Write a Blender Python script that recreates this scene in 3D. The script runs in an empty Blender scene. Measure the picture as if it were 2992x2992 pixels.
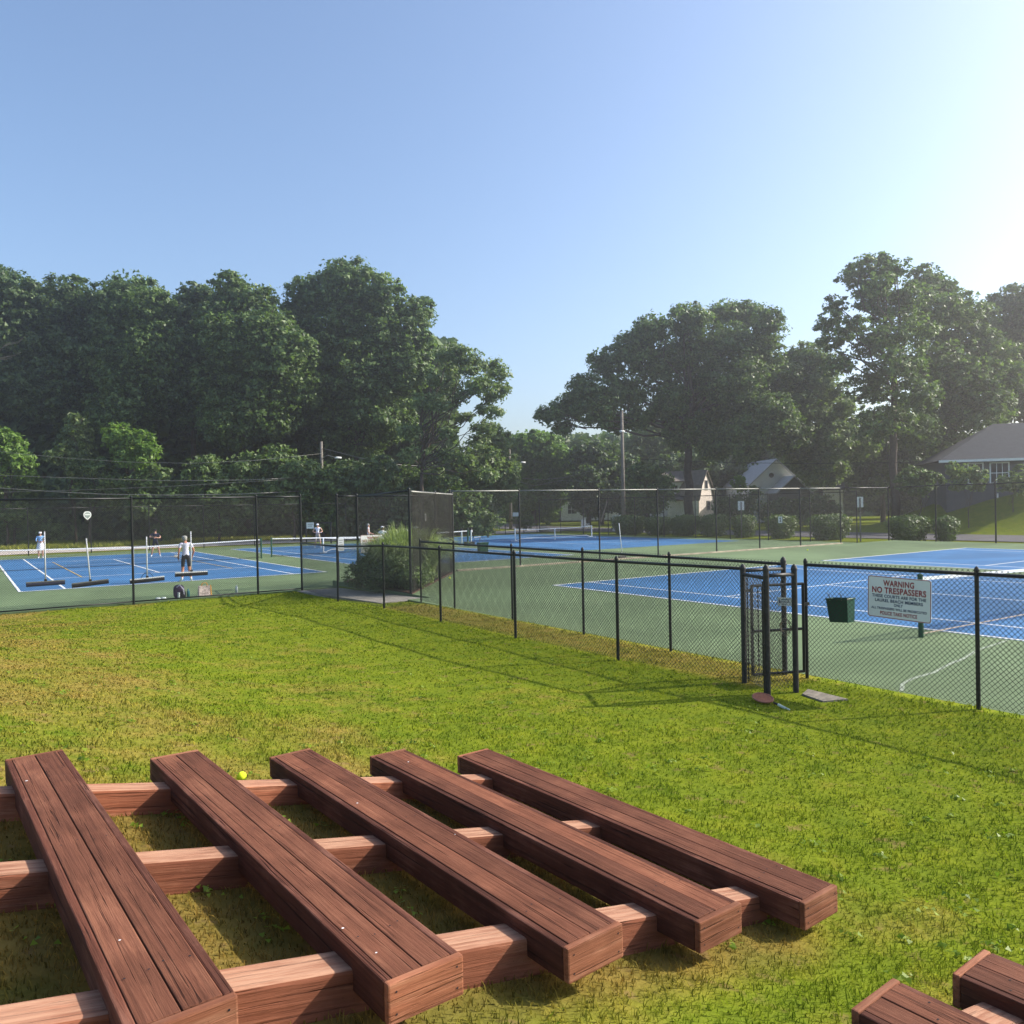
import bpy, bmesh, math, random
import numpy as np
from mathutils import Vector, Matrix, Quaternion

# ------------------------------------------------------------------ camera, sky, sun, exposure
random.seed(7)
rng = np.random.default_rng(7)
scene = bpy.context.scene
COL = scene.collection
R = math.radians

CAM_F, CAM_PITCH, CAM_ROLL, YAW, CZ = 2383.17 / 2992, 0.00884, -0.0197, 0.59361, 2.458
_c, _s = math.cos(CAM_ROLL), math.sin(CAM_ROLL)
_cp, _sp = math.cos(CAM_PITCH), math.sin(CAM_PITCH)
_cy, _sy = math.cos(YAW), math.sin(YAW)

def _world_dir(x, y, z):
    y, z = _cp * y + _sp * z, -_sp * y + _cp * z
    return Vector((x * _cy + y * _sy, -x * _sy + y * _cy, z))

cam = bpy.data.cameras.new('camera')
cam.sensor_width = 36
cam.lens = 36 * CAM_F
cam.clip_start = 0.05
cam.clip_end = 3000
cam_ob = bpy.data.objects.new('camera', cam)
COL.objects.link(cam_ob)
right, up, fwd = _world_dir(_c, 0, _s), _world_dir(-_s, 0, _c), _world_dir(0, 1, 0)
cam_ob.matrix_world = Matrix(((right.x, up.x, -fwd.x, 0), (right.y, up.y, -fwd.y, 0),
                              (right.z, up.z, -fwd.z, CZ), (0, 0, 0, 1)))
scene.camera = cam_ob

SUN_EL, SUN_AZ = R(33), R(-22)          # azimuth measured from +x towards +y
sun_dir = Vector((math.cos(SUN_EL) * math.cos(SUN_AZ), math.cos(SUN_EL) * math.sin(SUN_AZ), math.sin(SUN_EL)))
world = bpy.data.worlds.new('World')
scene.world = world
world.use_nodes = True
wn = world.node_tree
sky = wn.nodes.new('ShaderNodeTexSky')
sky.sky_type = 'NISHITA'
sky.sun_disc = False
sky.sun_elevation = SUN_EL
sky.sun_rotation = math.pi / 2 - SUN_AZ
sky.air_density = 1.0
sky.dust_density = 2.2
sky.ozone_density = 3.0
bg = wn.nodes['Background']
bg.inputs['Strength'].default_value = 0.15
wn.links.new(sky.outputs[0], bg.inputs['Color'])

sun = bpy.data.lights.new('sun', 'SUN')
sun.energy = 4.7
sun.angle = R(0.6)
sun.color = (1.0, 0.93, 0.82)
sun_ob = bpy.data.objects.new('sun', sun)
COL.objects.link(sun_ob)
sun_ob.rotation_euler = sun_dir.to_track_quat('Z', 'Y').to_euler()
sun_ob.location = (30, -10, 30)

scene.cycles.max_bounces = 5
scene.cycles.diffuse_bounces = 3
scene.cycles.glossy_bounces = 1
scene.cycles.transmission_bounces = 2
scene.cycles.volume_bounces = 0
vs = scene.view_settings
vs.view_transform = 'Standard'
vs.look = 'None'
vs.gamma = 1
vs.exposure = 0.73

def at(px, py, depth):
    """world point seen at photo pixel (px, py) of the 2992 photo, at a forward distance in metres"""
    u, v = (px - 1496) / 2992, (py - 1496) / 2992
    u, v = u * _c + v * _s, -u * _s + v * _c
    x, y, z = u / CAM_F, 1.0, -v / CAM_F
    y, z = _cp * y + _sp * z, -_sp * y + _cp * z
    k = depth / y
    return Vector((k * (x * _cy + y * _sy), k * (-x * _sy + y * _cy), CZ + k * z))

# ------------------------------------------------------------------ helpers
def tag(o, label=None, cat=None, group=None, kind=None):
    if label: o['label'] = label
    if cat: o['category'] = cat
    if group: o['group'] = group
    if kind: o['kind'] = kind
    return o

def empty(name, loc=(0, 0, 0), rz=0.0):
    o = bpy.data.objects.new(name, None)
    o.empty_display_size = 0.1
    COL.objects.link(o)
    o.location = loc
    o.rotation_euler = (0, 0, rz)
    return o

class MB:
    def __init__(s):
        s.v, s.f, s.m = [], [], []
    def add(s, vs_, fs, mi=0):
        k = len(s.v)
        s.v += [tuple(p) for p in vs_]
        s.f += [tuple(i + k for i in f) for f in fs]
        s.m += [mi] * len(fs)
        return s
    def box(s, lo, hi, mi=0):
        x0, y0, z0 = lo; x1, y1, z1 = hi
        return s.add([(x0, y0, z0), (x1, y0, z0), (x1, y1, z0), (x0, y1, z0), (x0, y0, z1), (x1, y0, z1), (x1, y1, z1), (x0, y1, z1)],
                     [(0, 3, 2, 1), (4, 5, 6, 7), (0, 1, 5, 4), (1, 2, 6, 5), (2, 3, 7, 6), (3, 0, 4, 7)], mi)
    def obox(s, c, ax, ay, az, mi=0):
        c, ax, ay, az = Vector(c), Vector(ax), Vector(ay), Vector(az)
        P = [c + ax * i + ay * j + az * k for k in (-1, 1) for (i, j) in ((-1, -1), (1, -1), (1, 1), (-1, 1))]
        return s.add(P, [(0, 3, 2, 1), (4, 5, 6, 7), (0, 1, 5, 4), (1, 2, 6, 5), (2, 3, 7, 6), (3, 0, 4, 7)], mi)
    def tube(s, pts, r, n=8, mi=0, caps=True):
        pts = [Vector(p) for p in pts]
        rs = r if isinstance(r, (list, tuple)) else [r] * len(pts)
        k = len(s.v)
        prev = None
        for i, p in enumerate(pts):
            d = (pts[min(i + 1, len(pts) - 1)] - pts[max(i - 1, 0)])
            d = d.normalized() if d.length > 1e-9 else Vector((0, 0, 1))
            if prev is None:
                a = d.orthogonal().normalized()
            else:
                a = (prev - d * prev.dot(d))
                a = a.normalized() if a.length > 1e-6 else d.orthogonal().normalized()
            prev = a
            b = d.cross(a)
            for j in range(n):
                t = 2 * math.pi * j / n
                s.v.append(tuple(p + (a * math.cos(t) + b * math.sin(t)) * rs[i]))
        for i in range(len(pts) - 1):
            for j in range(n):
                j2 = (j + 1) % n
                s.f.append((k + i * n + j, k + i * n + j2, k + (i + 1) * n + j2, k + (i + 1) * n + j)); s.m.append(mi)
        if caps:
            s.f.append(tuple(k + j for j in reversed(range(n)))); s.m.append(mi)
            s.f.append(tuple(k + (len(pts) - 1) * n + j for j in range(n))); s.m.append(mi)
        return s
    def prism(s, poly, off, mi=0):
        """poly: list of 3d points (ccw seen from the front), extruded by vector off"""
        off = Vector(off); n = len(poly)
        P = [Vector(p) for p in poly]
        F = [tuple(range(n)), tuple(reversed(range(n, 2 * n)))]
        F += [(i, i + n, (i + 1) % n + n, (i + 1) % n) for i in range(n)]
        return s.add(P + [p + off for p in P], F, mi)
    def sphere(s, c, r, nu=10, nv=7, mi=0):
        c = Vector(c); rx, ry, rz = r if isinstance(r, (tuple, list)) else (r, r, r)
        k = len(s.v); V = [(c.x, c.y, c.z - rz)]; F = []
        for i in range(1, nv):
            ph = math.pi * i / nv
            for j in range(nu):
                t = 2 * math.pi * j / nu
                V.append((c.x + rx * math.sin(ph) * math.cos(t), c.y + ry * math.sin(ph) * math.sin(t), c.z - rz * math.cos(ph)))
        V.append((c.x, c.y, c.z + rz)); top = len(V) - 1
        for j in range(nu):
            F.append((0, 1 + (j + 1) % nu, 1 + j)); F.append((top, top - nu + j, top - nu + (j + 1) % nu))
        for i in range(nv - 2):
            for j in range(nu):
                a = 1 + i * nu + j; b = 1 + i * nu + (j + 1) % nu
                F.append((a, b, b + nu, a + nu))
        return s.add(V, F, mi)
    def build(s, name, mats, parent=None, smooth=False, bevel=0.0):
        me = bpy.data.meshes.new(name)
        me.from_pydata(s.v, [], s.f)
        for m in (mats if isinstance(mats, (list, tuple)) else [mats]):
            me.materials.append(m)
        if any(s.m): me.polygons.foreach_set('material_index', s.m)
        if bevel:
            bm = bmesh.new(); bm.from_mesh(me)
            bmesh.ops.bevel(bm, geom=bm.edges[:], offset=bevel, segments=2, affect='EDGES', profile=0.6)
            bm.to_mesh(me); bm.free()
        if smooth: me.polygons.foreach_set('use_smooth', [True] * len(me.polygons))
        me.update()
        o = bpy.data.objects.new(name, me)
        COL.objects.link(o)
        if parent is not None: o.parent = parent
        return o

def np_mesh(name, V, F, mat, parent=None, smooth=False):
    me = bpy.data.meshes.new(name)
    n, k = F.shape
    me.vertices.add(len(V)); me.vertices.foreach_set('co', np.ascontiguousarray(V, dtype=np.float32).ravel())
    me.loops.add(n * k); me.loops.foreach_set('vertex_index', np.ascontiguousarray(F, dtype=np.int32).ravel())
    me.polygons.add(n); me.polygons.foreach_set('loop_start', np.arange(0, n * k, k, dtype=np.int32))
    me.polygons.foreach_set('loop_total', np.full(n, k, dtype=np.int32))
    if smooth: me.polygons.foreach_set('use_smooth', np.ones(n, dtype=bool))
    me.materials.append(mat)
    me.update(calc_edges=True)
    o = bpy.data.objects.new(name, me)
    COL.objects.link(o)
    if parent is not None: o.parent = parent
    return o

# ------------------------------------------------------------------ materials
class NT:
    def __init__(s, name):
        s.mat = bpy.data.materials.new(name); s.mat.use_nodes = True
        s.t = s.mat.node_tree; s.b = s.t.nodes['Principled BSDF']; s.out = s.t.nodes['Material Output']
        s.b.inputs['Specular IOR Level'].default_value = 0.3
    def n(s, typ, **kw):
        x = s.t.nodes.new('ShaderNode' + typ)
        for k, v in kw.items():
            if k in x.inputs.keys(): x.inputs[k].default_value = v
            else: setattr(x, k, v)
        return x
    def l(s, a, b): s.t.links.new(a, b)
    def coords(s, kind='Object', scale=(1, 1, 1), rnd=False):
        tc = s.n('TexCoord'); mp = s.n('Mapping'); mp.inputs['Scale'].default_value = scale
        s.l(tc.outputs[kind], mp.inputs['Vector'])
        if rnd:
            oi = s.n('ObjectInfo'); m = s.n('Math', operation='MULTIPLY'); m.inputs[1].default_value = 37.0
            s.l(oi.outputs['Random'], m.inputs[0])
            cb = s.n('CombineXYZ'); s.l(m.outputs[0], cb.inputs[0]); s.l(m.outputs[0], cb.inputs[1]); s.l(m.outputs[0], cb.inputs[2])
            s.l(cb.outputs[0], mp.inputs['Location'])
        return mp.outputs[0]
    def world_pos(s):
        g = s.n('NewGeometry'); return g.outputs['Position']
    def noise(s, vec, scale, detail=3, rough=0.55, dist=0.0):
        x = s.n('TexNoise'); x.inputs['Scale'].default_value = scale; x.inputs['Detail'].default_value = detail
        x.inputs['Roughness'].default_value = rough; x.inputs['Distortion'].default_value = dist
        s.l(vec, x.inputs['Vector']); return x.outputs['Fac']
    def ramp(s, fac, stops):
        x = s.n('ValToRGB'); e = x.color_ramp.elements
        e[0].position, e[0].color = stops[0][0], (*stops[0][1], 1)
        e[1].position, e[1].color = stops[-1][0], (*stops[-1][1], 1)
        for p, c in stops[1:-1]:
            q = e.new(p); q.color = (*c, 1)
        s.l(fac, x.inputs['Fac']); return x.outputs['Color']
    def mix(s, fac, a, b, blend='MIX'):
        x = s.n('Mix', data_type='RGBA', blend_type=blend)
        if isinstance(fac, (int, float)): x.inputs['Factor'].default_value = fac
        else: s.l(fac, x.inputs['Factor'])
        for sock, v in ((x.inputs[6], a), (x.inputs[7], b)):
            if isinstance(v, tuple): sock.default_value = (*v, 1)
            else: s.l(v, sock)
        return x.outputs[2]
    def math(s, op, a, b=None):
        x = s.n('Math', operation=op)
        for i, v in enumerate((a, b)):
            if v is None: continue
            if isinstance(v, (int, float)): x.inputs[i].default_value = v
            else: s.l(v, x.inputs[i])
        return x.outputs[0]
    def bump(s, h, strength=0.3, dist=0.01):
        x = s.n('Bump'); x.inputs['Strength'].default_value = strength; x.inputs['Distance'].default_value = dist
        s.l(h, x.inputs['Height']); s.l(x.outputs[0], s.b.inputs['Normal'])
    def color(s, c):
        if isinstance(c, tuple): s.b.inputs['Base Color'].default_value = (*c, 1)
        else: s.l(c, s.b.inputs['Base Color'])
        return s
    def rough(s, r): s.b.inputs['Roughness'].default_value = r; return s

def plain(name, c, rough=0.6, metal=0.0, var=0.25, scale=6.0, kind='Object'):
    m = NT(name)
    v = m.coords(kind)
    f = m.noise(v, scale, 4, 0.6)
    dark = tuple(x * (1 - var) for x in c); lite = tuple(min(1, x * (1 + var * 0.6)) for x in c)
    m.color(m.ramp(f, [(0.3, dark), (0.7, lite)])); m.rough(rough); m.b.inputs['Metallic'].default_value = metal
    return m.mat

def wood(name, base, dark, worn, worn_amt, axis, crack=0.5):
    m = NT(name)
    sc = [22.0, 22.0, 22.0]; sc[axis] = 0.9
    v = m.coords('Object', tuple(sc), rnd=True)
    g = m.noise(v, 2.2, 6, 0.65, 0.35)
    sc2 = [60.0, 60.0, 60.0]; sc2[axis] = 1.3
    v2 = m.coords('Object', tuple(sc2), rnd=True)
    cr = m.noise(v2, 1.1, 3, 0.5, 0.5)
    v3 = m.coords('Object', (1, 1, 1), rnd=True)
    blot = m.noise(v3, 2.3, 5, 0.6)
    spk = m.noise(v3, 120.0, 2, 0.5)
    c = m.ramp(g, [(0.25, dark), (0.5, base), (0.8, tuple(min(1, x * 1.25) for x in base))])
    sc4 = [35.0, 35.0, 35.0]; sc4[axis] = 2.2
    wv = m.noise(m.coords('Object', tuple(sc4), rnd=True), 1.0, 5, 0.7)
    wf = m.ramp(m.math('ADD', m.math('MULTIPLY', wv, 0.65), m.math('MULTIPLY', blot, 0.5)), [(0.62 - worn_amt * 0.3, (0, 0, 0)), (0.75 - worn_amt * 0.2, (1, 1, 1))])
    c = m.mix(wf, c, worn)
    cm = m.ramp(cr, [(0.315, (1, 1, 1)), (0.385, (0, 0, 0))])
    cmask = m.math('MULTIPLY', cm, crack)
    c = m.mix(cmask, c, tuple(x * 0.12 for x in base))
    sp = m.ramp(spk, [(0.24, (1, 1, 1)), (0.28, (0, 0, 0))])
    c = m.mix(m.math('MULTIPLY', sp, 0.5), c, tuple(x * 0.25 for x in base))
    blotm = m.ramp(blot, [(0.3, (0.72, 0.72, 0.72)), (0.7, (1.12, 1.1, 1.08))])
    c = m.mix(1.0, c, blotm, 'MULTIPLY')
    oi = m.n('ObjectInfo'); c = m.mix(1.0, c, m.ramp(oi.outputs['Random'], [(0.0, (0.72, 0.70, 0.70)), (0.5, (1.0, 1.0, 1.0)), (1.0, (1.22, 1.16, 1.10))]), 'MULTIPLY')
    m.color(c); m.rough(0.75); m.b.inputs['Specular IOR Level'].default_value = 0.12
    h = m.math('SUBTRACT', g, m.math('MULTIPLY', cm, 0.8))
    m.bump(h, 0.8, 0.008)
    return m.mat

M = {}
M['seat'] = wood('seat_wood', (0.175, 0.069, 0.040), (0.120, 0.045, 0.025), (0.225, 0.095, 0.055), 0.20, 1, 0.45)
M['trim'] = wood('trim_wood_shaded', (0.115, 0.044, 0.028), (0.062, 0.024, 0.015), (0.19, 0.086, 0.058), 0.12, 1, 0.6)  # darker than the seats: shade on the bench sides put into the colour
M['cap'] = wood('cap_wood', (0.27, 0.108, 0.060), (0.18, 0.070, 0.038), (0.34, 0.16, 0.095), 0.2, 0, 0.3)
M['beam'] = beam_wood = wood('beam_wood', (0.235, 0.086, 0.048), (0.17, 0.058, 0.032), (0.34, 0.15, 0.09), 0.10, 0, 0.35)

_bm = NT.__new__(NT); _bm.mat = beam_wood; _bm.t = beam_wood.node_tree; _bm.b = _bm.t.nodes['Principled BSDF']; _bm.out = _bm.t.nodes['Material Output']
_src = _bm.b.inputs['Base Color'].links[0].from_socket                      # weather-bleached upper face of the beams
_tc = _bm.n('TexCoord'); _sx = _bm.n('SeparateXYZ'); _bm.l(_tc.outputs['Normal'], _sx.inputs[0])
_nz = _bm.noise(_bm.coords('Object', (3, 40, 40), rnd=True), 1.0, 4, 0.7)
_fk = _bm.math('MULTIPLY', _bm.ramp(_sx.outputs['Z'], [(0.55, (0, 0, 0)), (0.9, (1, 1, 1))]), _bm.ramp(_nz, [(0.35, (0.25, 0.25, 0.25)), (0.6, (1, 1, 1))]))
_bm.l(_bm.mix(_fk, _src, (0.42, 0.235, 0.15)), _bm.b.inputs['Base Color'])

def court(name, c1, c2):
    m = NT(name); v = m.world_pos()
    f = m.noise(v, 0.35, 5, 0.65); g = m.noise(v, 9.0, 4, 0.7); h = m.noise(v, 140.0, 2, 0.5)
    c = m.ramp(f, [(0.25, c1), (0.75, c2)])
    c = m.mix(m.math('MULTIPLY', g, 0.22), c, tuple(x * 0.55 for x in c1))
    c = m.mix(m.math('MULTIPLY', h, 0.25), c, tuple(min(1, x * 1.7) for x in c2))
    st = m.ramp(m.noise(v, 0.16, 6, 0.7, 0.6), [(0.42, (0.80, 0.80, 0.80)), (0.60, (1.08, 1.08, 1.08))]); c = m.mix(1.0, c, st, 'MULTIPLY')
    sp = m.ramp(m.noise(v, 2.3, 5, 0.75), [(0.66, (0, 0, 0)), (0.74, (1, 1, 1))]); c = m.mix(m.math('MULTIPLY', sp, 0.30), c, tuple(min(1, x * 1.6 + 0.02) for x in c2))
    m.color(c); m.rough(0.8); m.b.inputs['Specular IOR Level'].default_value = 0.15; m.bump(h, 0.25, 0.004)
    return m.mat
M['green'] = court('court_green', (0.114, 0.168, 0.082), (0.148, 0.205, 0.104))
M['blue'] = court('court_blue', (0.036, 0.132, 0.290), (0.058, 0.168, 0.340))
M['white'] = plain('white_paint', (0.78, 0.80, 0.80), 0.6, 0, 0.12, 20)
M['yellow'] = plain('yellow_line', (0.62, 0.42, 0.10), 0.6, 0, 0.15, 20)
M['black'] = plain('black_vinyl', (0.012, 0.014, 0.013), 0.42, 0, 0.3, 30)
M['blackd'] = plain('black_weathered', (0.030, 0.030, 0.029), 0.5, 0, 0.5, 25)
M['galv'] = plain('grey_steel', (0.22, 0.22, 0.20), 0.5, 0.4, 0.2, 20)
M['wire'] = plain('chain_wire', (0.018, 0.022, 0.019), 0.45, 0, 0.2, 10)
M['screen'] = plain('screen_fabric', (0.075, 0.07, 0.058), 0.9, 0, 0.3, 3)
M['dkgreen'] = plain('green_plastic', (0.012, 0.070, 0.040), 0.4, 0, 0.25, 5)
M['postgreen'] = plain('green_post', (0.02, 0.085, 0.045), 0.4, 0, 0.25, 5)
M['net'] = plain('net_cord', (0.02, 0.022, 0.022), 0.8, 0, 0.2, 5)
M['signw'] = plain('sign_white', (0.74, 0.76, 0.74), 0.35, 0, 0.08, 3)
M['red'] = plain('sign_red', (0.30, 0.018, 0.022), 0.5, 0, 0.25, 60)
M['navy'] = plain('sign_navy', (0.02, 0.045, 0.11), 0.5, 0, 0.25, 60)
M['concrete'] = plain('concrete', (0.30, 0.275, 0.235), 0.85, 0, 0.25, 3)
M['slab'] = plain('old_slab', (0.26, 0.225, 0.175), 0.9, 0, 0.4, 9)
M['asphalt'] = plain('asphalt', (0.56, 0.49, 0.43), 0.9, 0, 0.25, 0.8)
M['asphalt2'] = plain('asphalt_dark', (0.095, 0.09, 0.095), 0.9, 0, 0.25, 0.8)
M['bark'] = plain('bark', (0.085, 0.066, 0.05), 0.9, 0, 0.5, 4)
M['polewood'] = plain('pole_wood', (0.19, 0.17, 0.145), 0.85, 0, 0.35, 3)
M['mulch'] = plain('mulch', (0.075, 0.038, 0.028), 0.95, 0, 0.6, 14)
M['skin'] = plain('skin', (0.50, 0.27, 0.18), 0.5, 0, 0.08, 5)
M['tan'] = plain('skin_tan', (0.46, 0.20, 0.12), 0.5, 0, 0.08, 5)
def soft(n, c, r=0.8): M[n] = plain('cloth_' + n, c, r, 0, 0.15, 14)
soft('cwhite', (0.72, 0.73, 0.76)); soft('cgrey', (0.30, 0.30, 0.27)); soft('cblack', (0.012, 0.013, 0.018)); soft('cnavy', (0.02, 0.025, 0.055))
soft('cblue', (0.22, 0.42, 0.72)); soft('purple', (0.055, 0.03, 0.085)); soft('tote', (0.55, 0.46, 0.40)); soft('orange', (0.62, 0.30, 0.06))
soft('hairbrown', (0.06, 0.035, 0.02)); soft('lav', (0.60, 0.60, 0.72)); soft('ltan', (0.42, 0.34, 0.26))
M['glass'] = plain('window_glass', (0.025, 0.03, 0.038), 0.08, 0, 0.2, 1)
M['bottle'] = plain('bottle_teal', (0.03, 0.18, 0.20), 0.2, 0, 0.2, 5)
M['clear'] = plain('bottle_clear', (0.55, 0.62, 0.62), 0.15, 0, 0.15, 5)
M['racket'] = plain('racket_orange', (0.34, 0.13, 0.07), 0.5, 0, 0.3, 30)
M['hose'] = plain('wire_tan', (0.20, 0.16, 0.11), 0.6, 0, 0.3, 30)
mb_ = NT('tennis_ball_felt'); mb_.color((0.72, 0.85, 0.03)); mb_.rough(0.9); M['ball'] = mb_.mat

def siding(name, c, pitch=0.18):
    m = NT(name); v = m.coords('Object'); w = m.n('TexWave', wave_type='BANDS', bands_direction='Z', wave_profile='SAW')
    w.inputs['Scale'].default_value = 0.314 / pitch; w.inputs['Distortion'].default_value = 0.0
    m.l(v, w.inputs['Vector'])
    f = m.noise(v, 1.5, 4)
    cc = m.ramp(f, [(0.3, tuple(x * 0.85 for x in c)), (0.7, c)])
    m.color(cc); m.rough(0.7); m.bump(w.outputs['Fac'], 0.6, 0.02)
    return m.mat
M['sgrey'] = siding('siding_grey', (0.10, 0.105, 0.125)); M['swhite'] = siding('siding_white', (0.80, 0.81, 0.82)); M['spink'] = siding('siding_cream', (0.86, 0.76, 0.68))
M['roofgrey'] = plain('roof_grey', (0.05, 0.054, 0.062), 0.9, 0, 0.2, 3); M['rooflight'] = plain('roof_light', (0.40, 0.41, 0.42), 0.9, 0, 0.15, 3)
M['roofbrown'] = plain('roof_brown', (0.22, 0.19, 0.165), 0.9, 0, 0.2, 3)

def leaf(name, c1, c2, trans=0.35):
    m = NT(name)
    g = m.n('NewGeometry')
    f = m.math('ADD', m.math('MULTIPLY', g.outputs['Random Per Island'], 0.6), m.math('MULTIPLY', m.noise(m.world_pos(), 0.30, 2), 0.4))
    c = m.ramp(f, [(0.15, c1), (0.85, c2)])
    m.color(c); m.rough(0.5); m.b.inputs['Specular IOR Level'].default_value = 0.35
    tr = m.n('BsdfTranslucent')
    m.l(m.mix(1.0, c, (1.0, 1.15, 0.5), 'MULTIPLY'), tr.inputs['Color'])
    mx = m.n('MixShader'); mx.inputs['Fac'].default_value = trans
    m.l(m.b.outputs[0], mx.inputs[1]); m.l(tr.outputs[0], mx.inputs[2]); m.l(mx.outputs[0], m.out.inputs['Surface'])
    return m.mat
M['leafA'] = leaf('leaf_dark', (0.028, 0.058, 0.024), (0.160, 0.230, 0.085), 0.34)
M['leafB'] = leaf('leaf_mid', (0.038, 0.078, 0.026), (0.205, 0.290, 0.095), 0.36)
M['leafC'] = leaf('leaf_pale', (0.09, 0.14, 0.055), (0.25, 0.32, 0.135), 0.4)
M['leafD'] = leaf('leaf_bright', (0.100, 0.190, 0.032), (0.230, 0.350, 0.080), 0.40)
M['leafH'] = leaf('leaf_hedge', (0.045, 0.082, 0.024), (0.150, 0.215, 0.055), 0.30)
M['reed'] = leaf('reed_blade', (0.130, 0.190, 0.065), (0.480, 0.540, 0.260), 0.35)

# ------------------------------------------------------------------ terrain
def sstep(x, a, b):
    t = np.clip((np.asarray(x, float) - a) / (b - a), 0, 1); return t * t * (3 - 2 * t)
_HA = np.array([-60, -12, -6, -2, 0.35, 1.9, 3.45, 5.0, 6.5, 8.3, 10]); _HZ = np.array([3.2, 2.3, 1.75, 1.22, 0.80, 0.50, 0.22, 0.09, 0.04, 0.02, 0.0])
def ground(a, b):
    a = np.asarray(a, float); b = np.asarray(b, float)
    bank = np.interp(a, _HA, _HZ) * (1 - sstep(b, 8, 24.5))
    near = bank - 0.23 * sstep(b, 17, 25)
    near = near + 0.012 * np.sin(a * 2.1 + b * 0.7) * np.sin(b * 1.7 - a * 0.4) * sstep(9 - a, 0, 2)
    z = np.where(((a < 9.75) | ((a < 10.45) & (b > 19.4))) & (b < 25.95), near, np.where(b < 26.6, -0.06, -0.26))
    z = np.where((b >= 25.95) & (b < 26.6) & (a < 10.45), -0.26, z)
    z = np.where((b >= 25.95) & (a >= 10.45) & (a < 16), -0.26, z)
    far = -0.22 + 0 * a
    z = np.where((a > 44.5) | (b > 61.3), far, z)
    hill = 3.4 * sstep(a, 57, 68) * (1 - sstep(b, 32, 43)) + 2.0 * sstep(a, 69, 90) * (1 - sstep(b, 30, 50))
    z = z + np.where(a > 57, hill, 0)
    z = z + 0.9 * sstep(b, 71, 110) * (a < 60)
    return z

def grid_sheet(name, A, B, mat, zoff=0.0):
    A = np.asarray(A); B = np.asarray(B)
    aa, bb = np.meshgrid(A, B)
    V = np.stack([aa.ravel(), bb.ravel(), ground(aa, bb).ravel() + zoff], 1)
    na = len(A); i = np.arange(len(B) - 1)[:, None] * na + np.arange(na - 1)[None, :]
    F = np.stack([i, i + 1, i + 1 + na, i + na], -1).reshape(-1, 4)
    return np_mesh(name, V, F, mat, smooth=True)

def grass_mat(name, blade):
    m = NT(name); p = m.world_pos()
    n1 = m.noise(p, 0.55, 4, 0.6); n2 = m.noise(p, 2.6, 4, 0.65); n3 = m.noise(p, 13.0, 3, 0.6)
    green = m.ramp(n2, [(0.28, (0.098, 0.172, 0.011)), (0.55, (0.168, 0.232, 0.013)), (0.8, (0.252, 0.282, 0.021))])
    dry = m.ramp(n3, [(0.3, (0.25, 0.160, 0.042)), (0.7, (0.38, 0.27, 0.085))])
    sx = m.n('SeparateXYZ'); m.l(p, sx.inputs[0])
    # more dry grass on the top of the bank and beneath the benches, less down by the fence
    da = m.n('MapRange'); da.inputs['From Min'].default_value = 7.0; da.inputs['From Max'].default_value = -1.0; da.inputs['To Min'].default_value = -0.09; da.inputs['To Max'].default_value = 0.20
    m.l(sx.outputs['X'], da.inputs['Value'])
    mixf = m.math('ADD', m.math('ADD', m.math('MULTIPLY', n1, 0.65), m.math('MULTIPLY', n2, 0.35)), da.outputs[0])
    dm = m.ramp(mixf, [(0.52, (0.05, 0.05, 0.05)), (0.72, (0.78, 0.78, 0.78))])
    # worn, dry ground under the benches, with bench shade mixed into the colour
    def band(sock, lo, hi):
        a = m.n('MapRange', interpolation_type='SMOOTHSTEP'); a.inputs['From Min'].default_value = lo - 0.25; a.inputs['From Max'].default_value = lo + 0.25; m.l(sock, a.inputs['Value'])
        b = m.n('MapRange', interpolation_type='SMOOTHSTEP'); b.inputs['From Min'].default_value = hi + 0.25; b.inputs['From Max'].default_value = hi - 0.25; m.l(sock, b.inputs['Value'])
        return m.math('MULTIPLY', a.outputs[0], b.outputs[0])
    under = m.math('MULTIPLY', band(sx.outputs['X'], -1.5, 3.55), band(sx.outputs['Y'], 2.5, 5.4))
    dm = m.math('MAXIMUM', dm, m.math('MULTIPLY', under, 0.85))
    # bare dry strip between the two low fences
    strip = m.math('MULTIPLY', band(sx.outputs['X'], 8.5, 9.7), band(sx.outputs['Y'], 6.9, 18.5))
    dm = m.math('MAXIMUM', dm, m.math('MULTIPLY', strip, m.math('MULTIPLY', n2, 1.1)))
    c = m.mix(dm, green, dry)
    c = m.mix(m.math('MULTIPLY', under, 0.6), c, m.ramp(n2, [(0.35, (0.055, 0.075, 0.010)), (0.6, (0.22, 0.135, 0.035))]))  # dark green tone puts bench shade into the grass, brown is straw
    if blade:
        g = m.n('NewGeometry')
        c = m.mix(1.0, c, m.ramp(g.outputs['Random Per Island'], [(0, (0.55, 0.6, 0.55)), (1, (1.5, 1.4, 1.3))]), 'MULTIPLY')
        m.color(c); m.rough(0.9); m.b.inputs['Specular IOR Level'].default_value = 0.0
        tr = m.n('BsdfTranslucent'); m.l(c, tr.inputs['Color'])
        mx = m.n('MixShader'); mx.inputs['Fac'].default_value = 0.40
        m.l(m.b.outputs[0], mx.inputs[1]); m.l(tr.outputs[0], mx.inputs[2]); m.l(mx.outputs[0], m.out.inputs['Surface'])
    else:
        soil = m.ramp(m.noise(p, 5.0, 4), [(0.60, (0, 0, 0)), (0.70, (1, 1, 1))])
        c = m.mix(0.30, c, (0.085, 0.065, 0.018))
        c = m.mix(m.math('MULTIPLY', soil, 0.5), c, (0.20, 0.115, 0.065))
        m.color(c); m.rough(1.0); m.b.inputs['Specular IOR Level'].default_value = 0.0; m.bump(n3, 0.6, 0.03)
    return m.mat
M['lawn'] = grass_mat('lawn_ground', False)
M['blade'] = grass_mat('grass_blade', True)

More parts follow.
